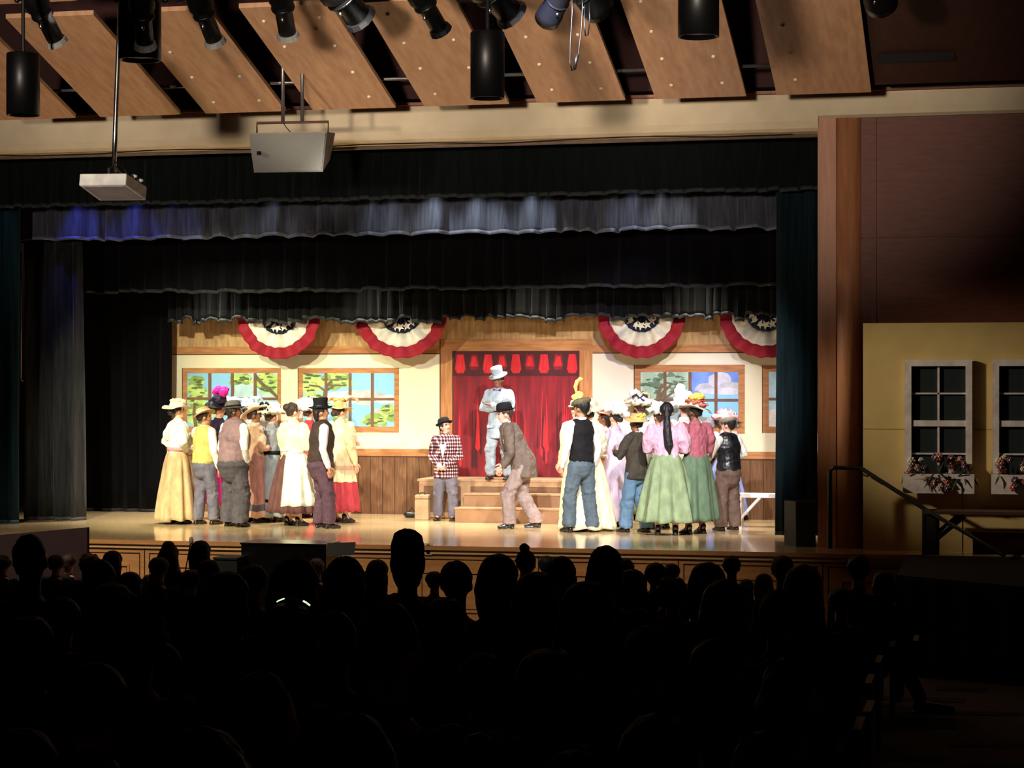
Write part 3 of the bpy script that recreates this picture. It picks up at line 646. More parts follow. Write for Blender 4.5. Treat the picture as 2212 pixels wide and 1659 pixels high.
# ---------------------------------------------------------------- right hand yellow flat with windows
Yf = 24.25
fl = thing('house_flat', 'yellow painted scenery flat with white windows standing right of the wooden column', 'scenery flat', (X(1864, Yf), Yf, 1.0)); O = fl.location
M_yel = mat('yellow flat paint', (210, 180, 116), .85, (202, 170, 106), 3); M_ww = mat('white window paint', (226, 212, 204), .7); M_wd = mat('dark window backing', (10, 26, 26), .9)
zt = Zp(1900, 698, Yf)
m = MB(); m.box((0, .02, 0), (XR - .05 - O.x, .06, zt - 1), M_yel)
for x_ in (X(2078, Yf) - O.x,): m.box((x_, .016, 0), (x_ + .006, .021, .75), M_seam)
m.box((.0, .017, 1.42), (XR - .1 - O.x, .0205, 1.424), mat('flat joint', (150, 120, 62), .9)); m.build('panel', fl)
def flatwin(a, lab):
    x0 = X(a, Yf) - O.x; s_ = (X(2099, Yf) - X(1955, Yf)) / 144.
    gx0, gx1 = x0 + 14 * s_, x0 + 131 * s_; z = lambda py: Zp(a + 70, py, Yf) - 1
    z = lambda py: Zp(2027, py, Yf) - 1
    t = thing('flat_window', lab, 'window', (O.x + x0, Yf, 1.0), 0, 'white sash windows of the yellow flat'); 
    m = MB(); k = x0
    m.box((gx0 - k, -.0, z(1058)), (gx1 - k, .02, z(790)), M_wd); m.build('backing', t)
    m = MB()
    m.box((0, -.04, z(791)), (145 * s_, .0, z(777)), M_ww); m.box((0, -.04, z(1022)), (14 * s_, 0, z(791)), M_ww); m.box((gx1 - k, -.04, z(1022)), (145 * s_, 0, z(791)), M_ww); m.build('frame', t)
    m = MB(); xc_ = (gx0 + gx1) / 2 - k
    m.box((gx0 - k, -.03, z(921)), (gx1 - k, 0, z(908)), M_ww)
    m.box((xc_ - 2.2 * s_, -.02, z(1022)), (xc_ + 2.2 * s_, 0, z(791)), M_ww)
    for zz in (850, 980): m.box((gx0 - k, -.02, z(zz + 1.8)), (gx1 - k, 0, z(zz - 1.8)), M_ww)
    m.build('sash_bar', t)
    b = thing('window_box', lab.replace('white sash window', 'flower box under the white window'), 'flower box', (O.x + x0, Yf, 1.0), 0, 'white window boxes of the yellow flat')
    m = MB(); m.box((-3 * s_, -.2, z(1064)), (150 * s_, -.041, z(1023)), M_ww); m.build('box', b)
    rr = random.Random(a); cols = [(196, 130, 120), (120, 58, 80), (206, 190, 180), (90, 60, 90), (180, 96, 88)]
    for i in range(34):
        c = V((rr.uniform(.03, 145 * s_ - .06), rr.uniform(-.2, -.06), z(1012) + rr.uniform(-.09, .16)))
        if i < 8: c = V((rr.uniform(.2, .55), -.225, z(1035) + rr.uniform(-.1, .05)))
        m = MB(); r_ = rr.uniform(.028, .05); mt = mat('petal %d' % (i % 5), cols[i % 5], .8)
        for q in range(6):
            a_ = q * pi / 3; m.ell(c + V((cos(a_) * r_ * .6, 0, sin(a_) * r_ * .6)), (r_ * .5, r_ * .3, r_ * .5), mt, 7, 4)
        m.ell(c + V((0, -.012, 0)), (r_ * .35,) * 3, mat('flower heart', (200, 170, 110), .8), 6, 4); m.build('flower', b, smooth=True)
    m = MB()
    for i in range(46):
        c = V((rr.uniform(.0, 145 * s_), rr.uniform(-.22, -.05), z(1030) + rr.uniform(-.03, .06))); e = c + V((rr.uniform(-.12, .12), rr.uniform(-.06, .0), rr.uniform(-.16, .16)))
        m.tube([c, (c + e) / 2 + V((0, -.01, .01)), e], [.004, (.016, .004), .002], mat('dull leaf', (70, 78, 48), .8), 5)
    m.build('foliage', b)
flatwin(1955, 'white sash window on the yellow flat, nearer the wooden column')
flatwin(2144, 'white sash window on the yellow flat, cut by the right picture edge')

# ---------------------------------------------------------------- handrail, porch table, black knee wall
M_rail = mat('rail black', (14, 13, 13), .4)
t = thing('stair_handrail', 'black steel handrail sloping down from the column toward the right', 'handrail', P(1793, 1190, 23.95)); O = t.location; O.z = 1.0; t.location = O
q = lambda px, py, Y: P(px, py, Y) - O
m = MB(); m.tube([q(1793, 1185, 23.95), q(1793, 1018, 23.95), q(1800, 1010, 23.95), q(1861, 1012, 23.95), q(1998, 1100, 23.7), q(2170, 1200, 23.2)], .026, M_rail, 10); m.build('rail', t)
m = MB(); m.tube([q(1996, 1205, 23.7), q(1996, 1098, 23.7)], .024, M_rail, 10); m.build('post', t)
m = MB(); m.tube([q(1861, 1022, 24.0), q(1870, 1028, 24.2), q(1876, 1028, 24.25)], .012, M_rail, 8); m.build('wall_bracket', t)
# porch table
t = thing('trestle_table', 'dark wooden table with diagonal leg braces in front of the yellow flat', 'table', (X(2012, 23.85), 23.85, 1.0)); O = t.location
M_tb = mat('dark table wood', (40, 30, 25), .6); M_tt = mat('table top brown', (90, 58, 40), .6)
zt = Zp(2100, 1103, 23.85) - 1; L_ = 2.3
m = MB(); m.box((-.08, -.2, zt - .035), (L_, .25, zt), M_tt); m.build('tabletop', t)
for x_, s_ in ((0, 1), (L_ - .5, -1)):
    m = MB(); m.box((x_ - .07, -.08, 0), (x_ + .09, .05, zt - .035), M_tb); m.build('leg', t)
    m = MB(); m.tube([(x_ + .05 * s_, -.06, .2), (x_ + .36 * s_, -.06, zt - .04)], .05, M_tb, 4); m.build('brace', t)
t = thing('red_crate', 'dark red low box on the stage at the far right behind the table brace', 'box', (X(2165, 24.1), 24.1, 1.0))
m = MB(); m.box((-.33, -.1, 0), (.6, .1, .23), mat('dark red box', (96, 34, 30), .8)); m.build('body', t); m = MB(); m.box((-.34, -.11, .23), (.61, .11, .25), mat('dark red lid', (110, 42, 36), .8)); m.build('lid', t)
# black skirted side platform
t = thing('skirted_platform', 'black cloth covered side platform at the right, standing on the carpet', 'platform', (X(1948, 21.9), 21.9, 0))
O = t.location
xk0 = X(1948, 22.0); base = G(1977, 1463, .02); b2 = G(2212, 1496, .02); tp = 1.02
A = V((base.x, base.y, 0)); B = V((b2.x, b2.y, 0)); d = (B - A) ; A0 = A - d.normalized() * .25; B0 = A + d * 2.2
m = MB()
def sk(a, b):
    p = A0.lerp(B0, a); n_ = V((-d.y, d.x, 0)).normalized(); return p + n_ * .03 * sin(a * 55 + 2 * sin(a * 9)) * (.3 + .7 * b) + V((0, 0, tp * (1 - b) + .005)) - O
m.grid(sk, 160, 4, mat('black skirt cloth', (9, 14, 13), .95)); m.build('skirt', t, smooth=True, solid=.004)
m = MB(); m.prism([A0 + V((0, .02, .9)) - O, B0 + V((0, .02, .9)) - O, V((B0.x, 23.66, .9)) - O, V((A0.x, 23.66, .9)) - O], (0, 0, .1), mat('side platform top', (16, 16, 15), .9)); m.build('top_board', t)
# dashes in the carpet (woven pattern)
m = MB()
rr = random.Random(5)
for px, py, L_ in ((2080, 1488, 110), (1995, 1510, 180), (2130, 1540, 160), (1995, 1567, 150), (2130, 1609, 160), (1975, 1640, 150), (1880, 1520, 120), (2160, 1655, 140)):
    a = G(px - L_ / 2, py - 3, .0); 
    def hit(u, v):
        D = 10.
        for _ in range(30): z = FL(P(u, v, D).y); g = G(u, v, z); D = g.y
        return V((g.x, g.y, FL(g.y)))
    c = [hit(px - L_ / 2, py - 4), hit(px + L_ / 2, py), hit(px + L_ / 2 - 4, py + 8), hit(px - L_ / 2 - 4, py + 4)]
    m.prism([q_ + V((0, 0, .002)) for q_ in c], (0, 0, .003), mat('carpet dash', (14, 13, 13), .95))
struct(m.build('floor_carpet_dash'))
# left maroon panel, piano, music stand and low box, microphone stand
def hex_thing(name, label, cat, px0, px1, pyt, Y, depth, zb, mt, top=None, rz=0):
    a, b = P(px0, pyt, Y), P(px1, pyt, Y); t = thing(name, label, cat, ((a.x + b.x) / 2, Y, zb), rz); h = a.z - zb; w_ = (b.x - a.x) / 2
    m = MB(); m.box((-w_, 0, 0), (w_, depth, h - .02), mt); m.build('body', t); m = MB(); m.box((-w_ - .01, -.015, h - .02), (w_ + .01, depth + .01, h), top or mt); m.build('lid', t); return t, w_, h
M_mar = mat('maroon cloth panel', (42, 22, 25), .95)
a, b = P(-60, 1161, 22.6), P(190, 1139, 23.1)
t = thing('side_panel', 'dark maroon panel standing in front of the stage at the far left', 'screen panel', ((a.x + b.x) / 2, 22.85, 0)); O = t.location
m = MB(); m.prism([V((a.x, a.y, .0)) - O, V((b.x, b.y, .0)) - O, b - O, a - O], (0, .04, 0), M_mar); m.build('panel', t)
m = MB(); m.tube([b - O + V((0, .0, 0)), V((b.x, b.y, 0)) - O], .015, M_metal, 6); m.build('edge_post', t)
t, w_, h = hex_thing('upright_piano', 'black upright piano standing before the stage, seen above the heads', 'piano', 521, 704, 1172, 22.6, .5, 0, mat('piano black', (12, 12, 13), .25))
m = MB(); m.box((-w_, .5, .55), (w_, .72, .62), mat('piano black', (12, 12, 13), .25)); m.build('keyboard_shelf', t)
t = thing('music_stand', 'dark music stand tilted back beside the piano', 'music stand', P(735, 1190, 22.5)); t.location.z = 0; O = t.location
m = MB(); m.prism([P(706, 1202, 22.45) - O, P(764, 1199, 22.45) - O, P(768, 1171, 22.55) - O, P(707, 1173, 22.55) - O], (0, .012, 0), mat('stand brown', (26, 19, 17), .6)); m.build('desk', t)
m = MB(); m.tube([(0, .03, .02), (0, .03, P(735, 1190, 22.5).z)], .012, M_metal, 8); m.build('pole', t)
for k in range(3): m = MB(); m.tube([(0, .03, .2), (.25 * cos(2.1 * k), .03 + .25 * sin(2.1 * k), .01)], .009, M_metal, 6); m.build('leg', t)
hex_thing('black_case', 'low black case beside the piano, its flat top level with the front heads', 'case', 462, 512, 1204, 22.3, .4, 0, M_black)
t = thing('microphone_stand', 'thin microphone stand leaning before the stage front, left of the piano', 'microphone stand', P(402, 1240, 22.9)); t.location.z = 0; O = t.location
m = MB(); m.tube([P(400, 1235, 22.9) - O, P(412, 1170, 22.9) - O], .008, M_metal, 6); m.tube([P(400, 1235, 22.9) - O, V((0, 0, .02))], .01, M_metal, 6); m.build('pole', t)
m = MB(); m.ell(P(413, 1168, 22.9) - O, (.03, .03, .05), mat('foam grey', (120, 112, 104), .9), 8, 6); m.build('microphone', t, smooth=True)
m = MB(); m.lathe([(.12, 0), (.12, .015), (.02, .03)], M_metal, None, 16); m.build('base', t)
# ================================================================ people
SK = {k: mat('skin ' + k, c, .55, tuple(x * .95 for x in c), 20) for k, c in dict(fair=(232, 178, 152), pink=(236, 170, 150), tan=(196, 138, 106), brown=(138, 88, 62), deep=(104, 64, 46)).items()}
M_eye = mat('eye dark', (34, 24, 20), .4); M_lip_ = mat('lips', (176, 92, 84), .5)
HAIR = {k: mat('hair ' + k, c, .6, tuple(x * .6 for x in c), 30, .5, 90, stretch=(1, 1, .2)) for k, c in dict(black=(20, 17, 17), brown=(66, 44, 32), dark=(38, 28, 24), grey=(150, 145, 140), blond=(176, 150, 108), white=(206, 200, 190)).items()}
M_shoe = mat('black shoe leather', (22, 20, 20), .25, spec=.6)
ARMS = dict(down=((.150, -.015, .635), (.150, .035, .500)), pocket=((.172, -.035, .635), (.125, .035, .535)), clasp=((.150, .015, .640), (.028, .115, .545)),
            front=((.145, .02, .645), (.05, .14, .655)), back=((.155, -.05, .645), (.03, -.085, .575)), hip=((.205, -.03, .665), (.10, .035, .61)),
            chest=((.145, .03, .655), (.06, .12, .74)), reach=((.15, .06, .65), (.10, .22, .60)), side=((.165, -.02, .64), (.175, .02, .50)))
class Fig:
    def __init__(s, H, lean=0, yaw=0, pitch=0, kneeb=0, wide=1.0, girth=1.0, squat=0, head=1.0):
        s.H = H; s.lean = R_(lean); s.yaw = R_(yaw); s.pitch = R_(pitch); s.kb = kneeb; s.wd = wide; s.g = girth; s.sq = squat; s.hd = head
        s.ax = V((0, 0, .52))
    def T(s, p):   # bend of the upper body about the hips, in units of H
        p = V(p); a = s.lean
        if a and p.z > .50:
            k = min(1, (p.z - .50) / .06); q = p - s.ax; r = Matrix.Rotation(-a * k, 3, 'X') @ q; p = s.ax + r
        p.z -= s.sq
        return p * s.H
    def TH(s, p):  # head space: origin at neck top
        p = V(p) - V((0, 0, .865)); p = p * s.hd
        p = Matrix.Rotation(s.yaw, 3, 'Z') @ Matrix.Rotation(s.pitch, 3, 'X') @ p
        return s.T0(p)
    def T0(s, p):
        base = V((0, 0, .865)); q = base + p; a = s.lean * .55
        if s.lean:
            b = s.ax + Matrix.Rotation(-s.lean, 3, 'X') @ (base - s.ax); q = b + Matrix.Rotation(-a, 3, 'X') @ p
        q = V(q); q.z -= s.sq; return q * s.H
    def HM(s):  # matrix: head local (H units, origin head centre .935) -> person space
        c = s.TH((0, 0, .935)); x = s.TH((1, 0, .935)) - c; y = s.TH((0, 1, .935)) - c; z = s.TH((0, 0, 1.935)) - c
        M = Matrix((x, y, z)).transposed().to_4x4(); M.translation = c; return M
def legpts(F, sx, step):
    k = F.kb; w_ = F.wd; hz = .50 - F.sq
    return [V((sx * .052, 0, hz)) * F.H, V((sx * .060 * w_, .02 + k + step * .5, .275 - F.sq * .5)) * F.H, V((sx * .066 * w_, step, .055)) * F.H]
def armpts(F, sx, preset, g=1.0):
    if isinstance(preset, str): e, h = ARMS[preset]
    else: e, h = preset
    sh = V((sx * .102 * g, 0, .805)); e = V((sx * e[0], e[1], e[2])); h = V((sx * h[0], h[1], h[2]))
    return [F.T(sh), F.T(e), F.T(h)]
def hand(m, wr, d, side, H, mt, curl=.5, palmdir=None):
    d = d.normalized(); s_ = palmdir or V((0, 1, 0)); s_ = (s_ - d * s_.dot(d))
    s_ = s_.normalized() if s_.length > .1 else V((1, 0, 0)); n_ = d.cross(s_) * side   # s_: across the palm, n_: palm normal
    L_ = .052 * H
    m.chain([wr, wr + d * L_ * .5, wr + d * L_], [.013 * H, (.0245 * H, .0115 * H), (.025 * H, .011 * H)], mt, 10)
    for i, (o_, ln) in enumerate(((-.018, .040), (-.006, .046), (.006, .043), (.018, .034))):
        a = wr + d * L_ + s_ * o_ * H; b = a + (d * .6 - n_ * .3 * curl) * ln * H; c = b + (d * (.5 - .4 * curl) - n_ * .6 * curl) * ln * H
        m.chain([a - d * .01 * H, b, c], [.0066 * H, .0060 * H, .005 * H], mt, 7)
    a = wr + d * L_ * .3 - s_ * -.018 * H; m.chain([a, a + (d * .7 + s_ * .7) * .026 * H, a + (d * 1.3 + s_ * .75 - n_ * .2) * .034 * H], [.009 * H, .007 * H, .0055 * H], mt, 7)
def flat(me, z):
    for v in me.vertices:
        if v.co.z < z: v.co.z = z
def torso_chain(m, F, rad, mt, z0=.50, ztop=1, n=20):
    zs = []; g = F.g
    prof = [(.44, .098, .075), (.50, .094, .074), (.55, .088, .068), (.62, .080, .060), (.68, .086, .063), (.74, .098, .066), (.79, .098, .058), (.815, .075, .047), (.835, .04, .038)]
    pts = []; rs = []
    for z, a, b in prof:
        if z < z0 or z > ztop: continue
        f = g if z < .76 else 1 + (g - 1) * .4
        pts.append(F.T((0, -.005 + (.01 if z > .66 else 0), z))); rs.append(((a * f + rad) * F.H, (b * f * (1 + (g - 1) * .8) + rad) * F.H))
    m.chain(pts, rs, mt, n)
def person(name, label, px, py, top, face, lean=0, yaw=0, pitch=0, skin='fair', hair=('short', 'brown'), hat=None, shirt=None, vest=None, jacket=None,
           bottom=None, armL='down', armR='down', shoe=M_shoe, kneeb=0, wide=1., girth=1., squat=0, step=(0, 0), puff=0, extra=None, Z=1.0, Hs=None, collar=True, cat='person', group=None, sleeve=1.0, show_hands=True, short_sleeve=False, glasses=False):
    loc = G(px, py, Z); D = DEP(loc); H = Hs or (py - top) * D / FPX
    F = Fig(H, lean, yaw, pitch, kneeb, wide, girth, squat)
    t = thing(name, label, cat, loc, R_(face), group); sk = SK[skin]; vx = .0075
    # --- body: one continuous surface
    m = MB(); g_ = 1 + (girth - 1) * .5
    torso_chain(m, F, -.006, sk)
    m.chain([F.T((0, 0, .82)), F.T0(V((0, .004, .0)))], [.034 * H, .031 * H], sk, 12)
    Mh = F.HM()
    Rm = Mh.to_3x3()
    m.ell(Mh @ V((0, -.008, .012)), (.0445, .056, .056), sk, 20, 14, Rm)
    m.chain([Mh @ V((0, .012, -.01)), Mh @ V((0, .030, -.048))], [(.036 * H, .036 * H), (.022 * H, .020 * H)], sk, 14)
    m.ell(Mh @ V((0, .036, -.012)), (.030, .020, .034), sk, 12, 8, Rm)
    m.chain([Mh @ V((0, .050, .006)), Mh @ V((0, .062, -.014))], [.0055 * H, .0085 * H], sk, 8)
    for s_ in (1, -1):
        m.ell(Mh @ V((s_ * .0455, -.006, -.008)), (.007, .013, .018), sk, 8, 6, Rm)
        m.ell(Mh @ V((s_ * .018, .046, .018)), (.016, .008, .006), sk, 8, 6, Rm)
    AL = []
    for s_, pr in ((-1, armL), (1, armR)):
        ap = armpts(F, s_, pr, g_); AL.append(ap)
        m.chain(ap, [.026 * H, .021 * H, .0145 * H], sk, 12)
        if show_hands: hand(m, ap[2], ap[2] - ap[1], s_, H, sk, .6, V((0, 1, 0)) if abs((ap[2] - ap[1]).normalized().y) < .7 else V((0, 0, 1)))
        lp = legpts(F, s_, step[0] if s_ < 0 else step[1])
        m.chain(lp, [.050 * H, .034 * H, .024 * H], sk, 12); m.chain([lp[2], lp[2] + V((0, .05 * H, -.035 * H))], [.022 * H, .02 * H], sk, 10)
    me = soft(m, vx, 2)
    me.materials.append(M_eye); me.materials.append(M_lip_); Mi = Mh.inverted()
    for p in me.polygons:
        c = Mi @ p.center
        if c.y > .025:
            if abs(abs(c.x) - .0185) < .0085 and abs(c.z - .007) < .005: p.material_index = 1
            elif abs(c.x) < .015 and abs(c.z + .035) < .0045: p.material_index = 2
    link('body', me, t)
    # --- hair
    st, hc = hair; hm = HAIR[hc]
    if st != 'none':
        m = MB(); m.ell(Mh @ V((0, -.016, .020)), (.0505, .056, .056), hm, 18, 12, Rm)
        m.chain([Mh @ V((0, -.038, .01)), Mh @ V((0, -.040, -.022))], [(.040 * H, .026 * H), (.034 * H, .018 * H)], hm, 14)
        for s_ in (1, -1): m.ell(Mh @ V((s_ * .043, -.004, .012)), (.010, .022, .022), hm, 8, 6, Rm)
        if st == 'bun': m.ell(Mh @ V((0, -.062, .034)), (.036, .032, .034), hm, 14, 10, Rm)
        if st == 'lowbun': m.ell(Mh @ V((0, -.064, -.018)), (.032, .026, .026), hm, 14, 10, Rm)
        if st == 'long' or st == 'pony':
            w_ = .04 if st == 'long' else .026
            ly = Mh.translation.y
            m.chain([Mh @ V((0, -.050, .025)), Mh @ V((0, -.066, -.05)), F.T((.005, -.085, .76)), F.T((.015, -.092, .68)), F.T((.02, -.088, .63 if st == 'pony' else .72))], [(w_ * .8 * H, .024 * H), (w_ * H, .028 * H), (w_ * 1.25 * H, .026 * H), (w_ * 1.3 * H, .022 * H), (w_ * .4 * H, .01 * H)], hm, 14)
        if st == 'neck': m.chain([Mh @ V((0, -.045, -.01)), Mh @ V((0, -.040, -.06))], [(.044 * H, .022 * H), (.038 * H, .016 * H)], hm, 14)
        me = soft(m, vx, 2); wrinkle(me, .004 * H, (40, 40, 10), 3); link('hair', me, t)
    # --- lower garment
    if bottom and bottom[0] == 'trousers':
        bm_, fl_ = bottom[1], bottom[2]; m = MB()
        m.chain([F.T((0, -.004, .575)) , V((0, -.004, .50 - squat)) * H, V((0, -.004, .468 - squat)) * H], [(.089 * girth * H, .069 * girth ** 1.8 * H), (.101 * girth * H, .081 * girth ** 1.9 * H), (.088 * girth * H, .072 * girth ** 1.8 * H)], bm_, 18)
        for s_ in (-1, 1):
            lp = legpts(F, s_, step[0] if s_ < 0 else step[1]); gg = 1 + (girth - 1) * .7
            end = lp[2] + V((0, .0, .012)) * H; 
            m.chain([lp[0], lp[0].lerp(lp[1], .5), lp[1], lp[1].lerp(lp[2], .6), end], [.061 * gg * H, .056 * gg * H, .047 * gg * H * fl_, .045 * gg * H * fl_, .047 * gg * H * fl_], bm_, 14)
        me = soft(m, .010, 1); kz = .275 * H; flat(me, .040 * H)
        wrinkle(me, .016 * H, (9, 9, 12), px * .1, lambda p: .35 + .65 * max(math.exp(-((p.z - kz) / (.07 * H)) ** 2), math.exp(-(p.z / (.09 * H)) ** 2)))
        link('trousers', me, t)
    elif bottom:
        bm_, hz, rad, nf = bottom[1:5]; bands = bottom[5] if len(bottom) > 5 else []
        rs = random.Random(px); ph = rs.uniform(0, 6); m = MB()
        def sk_(a, b):
            an = 2 * pi * a; z = .615 + (hz - .615) * b; e = b ** .85
            r = .078 * girth + (rad - .078 * girth) * e + .02 * sin(min(1, b * 4) * pi / 2)
            r *= 1 + (.10 * sin(nf * an + ph + .8 * sin(3 * an)) + .035 * sin((nf * 2 + 1) * an + ph)) * min(1, b * 1.6) ** .8
            p = V((r * cos(an), r * (.80 + .12 * b) * sin(an) - .004, z + .006 * sin(nf * an) * b))
            return F.T(p) if p.z > .5 else (p - V((0, 0, squat * (p.z / .5)))) * H
        cuts = [0] + [c_[0] for c_ in bands] + [1]; mts = [bm_] + [c_[1] for c_ in bands]
        for i in range(len(mts)):
            c0, c1 = cuts[i], cuts[i + 1]; nv = max(2, int(18 * (c1 - c0)))
            m.grid(lambda a, b, c0=c0, c1=c1: sk_(a, c0 + (c1 - c0) * b), 96, nv, mts[i])
        m.build('skirt', t, smooth=True, solid=.008)
        if len(bottom) > 6 and bottom[6]:
            am, a0, a1, az = bottom[6]; m = MB()
            def ap_(a, b):
                an = R_(a0 + (a1 - a0) * a) / (2 * pi); tt = b * (.615 - az) / (.615 - hz); p = sk_(an, tt); c = V((0, p.y * 0, p.z)); d_ = V((p.x, p.y, 0)); return p + d_.normalized() * (.012 + .008 * sin(40 * a) * b)
            m.grid(ap_, 40, 12, am); m.build('apron', t, smooth=True, solid=.006)
    # --- shoes
    for s_ in (-1, 1):
        lp = legpts(F, s_, step[0] if s_ < 0 else step[1]); a = lp[2]; m = MB(); x_ = a.x; y_ = a.y
        m.chain([V((x_, y_ - .018 * H, .024 * H)), V((x_, y_ + .03 * H, .026 * H)), V((x_ + s_ * .006 * H, y_ + .085 * H, .014 * H))], [(.021 * H, .020 * H), (.024 * H, .024 * H), (.022 * H, .012 * H)], shoe, 12)
        m.chain([V((x_, y_ - .012 * H, .06 * H)), V((x_, y_, .03 * H))], [.024 * H, .024 * H], shoe, 10)
        m.box((x_ - .02 * H, y_ - .034 * H, 0.001), (x_ + .02 * H, y_ - .004 * H, .014 * H), shoe); m.box((x_ - .022 * H, y_ + .02 * H, .001), (x_ + .024 * H, y_ + .09 * H, .008 * H), shoe)
        link('shoe', soft(m, .006, 1), t)
    # --- shirt
    if shirt:
        m = MB(); torso_chain(m, F, .003 if not (vest or jacket) else -.002, shirt, .53)
        for ap in AL:
            fat = 1 + puff; q = [ap[0], ap[0].lerp(ap[1], .5), ap[1], ap[1].lerp(ap[2], .5), ap[2]]
            rr_ = [.038 * H * (1 + puff * .35), .036 * H * fat, .030 * H * (1 + puff * .5), .027 * H * (1 + puff * .3), .021 * H]
            if short_sleeve: q = q[:3]; rr_ = [.040 * H * (1 + puff * .4), .042 * H * fat, .036 * H * fat]
            if sleeve != 1: rr_ = [r_ * sleeve for r_ in rr_]
            if jacket: rr_ = [r_ * .8 for r_ in rr_]
            m.chain(q, rr_, shirt, 14)
        me = soft(m, .010, 1)
        if not jacket: wrinkle(me, (.006 if vest else .009) * H, (14, 14, 9), px * .3); link('shirt' if puff < .3 else 'blouse', me, t)
        if collar:
            m = MB(); a, b = F.T((0, .0, .822)), F.T0(V((0, .006, -.008)))
            m.tube([a, a.lerp(b, .6), b], [(.050 * H, .046 * H), (.043 * H, .042 * H), (.040 * H, .040 * H)], shirt, 18, caps=False); m.build('collar', t, smooth=True, solid=.006)
    if vest:
        m = MB(); torso_chain(m, F, .013 if not jacket else .004, vest, .53, .80)
        me = soft(m, .010, 1)
        wrinkle(me, (.006 if not jacket else .001) * H, (10, 10, 14), px * .7); link('vest', me, t)
        if jacket is None and abs(face) > 60:
            pass
    if jacket:
        jm, jz = jacket[:2]; m = MB(); torso_chain(m, F, .018, jm, .50, .80)
        a = F.T((0, -.004, .56)); jl = V((0, -.004, jz - squat)) * H
        if lean: jl = F.T((0, -.004, .5)) * 1 + (V((0, -.01, jz - .5)) * H)
        m.chain([a, a.lerp(jl, .6), jl], [(.098 * girth * H, .074 * girth * H), (.112 * girth * H, .090 * girth * H), (.114 * girth * H, .094 * girth * H)], jm, 20)
        for ap in AL: m.chain([ap[0], ap[0].lerp(ap[1], .5), ap[1], ap[1].lerp(ap[2], .9)], [.043 * H, .040 * H, .035 * H, .031 * H], jm, 14)
        for ap in AL: m.ell(ap[0] + V((0, 0, .004)) * H, (.042 * H, .042 * H, .026 * H), jm, 12, 8)
        me = soft(m, .010, 1); wrinkle(me, .010 * H, (11, 11, 9), px * .5)
        lowz = (jz - squat - .012) * H
        arm_low = min(a_[2].z for a_ in AL)
        for v_ in me.vertices:
            if v_.co.z < lowz and abs(v_.co.x) < .13 * girth * H: v_.co.z = lowz
        link('jacket', me, t)
        for ap in AL:
            d_ = (ap[2] - ap[1]).normalized(); m = MB(); m.tube([ap[2] - d_ * .02 * H, ap[2] + d_ * .006 * H], .026 * H, jacket[2] if len(jacket) > 2 else shirt or jm, 12); m.build('cuff', t, smooth=True)
        if len(jacket) > 3:   # open front: shirt vee, lapels
            vee = jacket[3]; m = MB()
            fr = lambda x, z, o_=0: F.T((x, .0 + .086 * (girth ** 1.6) - .0 + o_ - (max(0, z - .74) * .30) - x * x * 2.2, z))
            m.prism([fr(0, .62), fr(.030, .74), fr(.036, .82, -.012), fr(-.036, .82, -.012), fr(-.030, .74)], F.T((0, .54, .7)) - F.T((0, .535, .7)), vee); m.build('shirt_front', t)
            for s_ in (1, -1):
                m = MB(); m.prism([fr(0, .61, .006), fr(s_ * .034, .735, .006), fr(s_ * .040, .82, -.008), fr(s_ * .064, .80, -.004), fr(s_ * .066, .745, .004)], F.T((0, .545, .7)) - F.T((0, .535, .7)), jm); m.build('lapel', t)
    # --- hat
    if hat: hats(F, Mh, Rm, t, H, px, *hat)
    if glasses:
        m = MB()
        for s_ in (1, -1):
            pts = [Mh @ V((s_ * .0185 + .0125 * cos(a_ * pi / 6), .054, .008 + .0095 * sin(a_ * pi / 6))) for a_ in range(13)]; m.tube(pts, .0022, M_eye, 5)
        m.tube([Mh @ V((-.006, .056, .01)), Mh @ V((.006, .056, .01))], .002, M_eye, 5)
        for s_ in (1, -1): m.tube([Mh @ V((s_ * .031, .052, .01)), Mh @ V((s_ * .046, .0, .008))], .002, M_eye, 5)
        m.build('glasses', t)
    if extra: extra(F, Mh, t, H)
    return t
def bowtie(mt):
    def f(F, Mh, t, H):
        m = MB(); c = F.T((0, .054, .832)) if not F.lean else F.T((0, .05, .83)); s_ = .014 * H
        for q in (1, -1): m.prism([c, c + V((q * 2.6 * s_, 0, 1.3 * s_)), c + V((q * 2.6 * s_, 0, -1.3 * s_))], (0, .02, 0), mt)
        m.ell(c + V((0, .012, 0)), (s_ * .6, .016, s_ * .7), mt, 8, 6); m.build('bow_tie', t)
    return f
def sash(mt, z=.615, bow=0, face=-1):
    def f(F, Mh, t, H):
        m = MB(); m.tube([F.T((0, -.004, z - .014)), F.T((0, -.004, z + .016))], [(.096 * F.g * H, .078 * F.g * H), (.093 * F.g * H, .075 * F.g * H)], mt, 26); m.build('waistband', t, smooth=True)
        if bow:
            m = MB(); c = F.T((0, face * .086, z))
            for q in (1, -1):
                m.chain([c, c + V((q * .035, -.01, .018)) * H], [.008 * H, (.022 * H, .014 * H)], mt, 8); m.chain([c, c + V((q * .02, -.012, -.09)) * H], [.007 * H, (.015 * H, .006 * H)], mt, 8)
            m.build('bow', t, smooth=True)
    return f
def multi(*fs):
    def f(*a):
        for g in fs: g(*a)
    return f
def flower(m, c, r, mt, Rm, rs):
    m.ell(c, (r * .5,) * 3, mt, 7, 5)
    for k in range(6):
        a = k * pi / 3 + rs.uniform(-.2, .2); m.ell(c + Rm @ V((cos(a) * r * .7, sin(a) * r * .7, rs.uniform(-.1, .35) * r)) / Rm.col[0].length, (r * .5, r * .5, r * .28), mt, 7, 5)
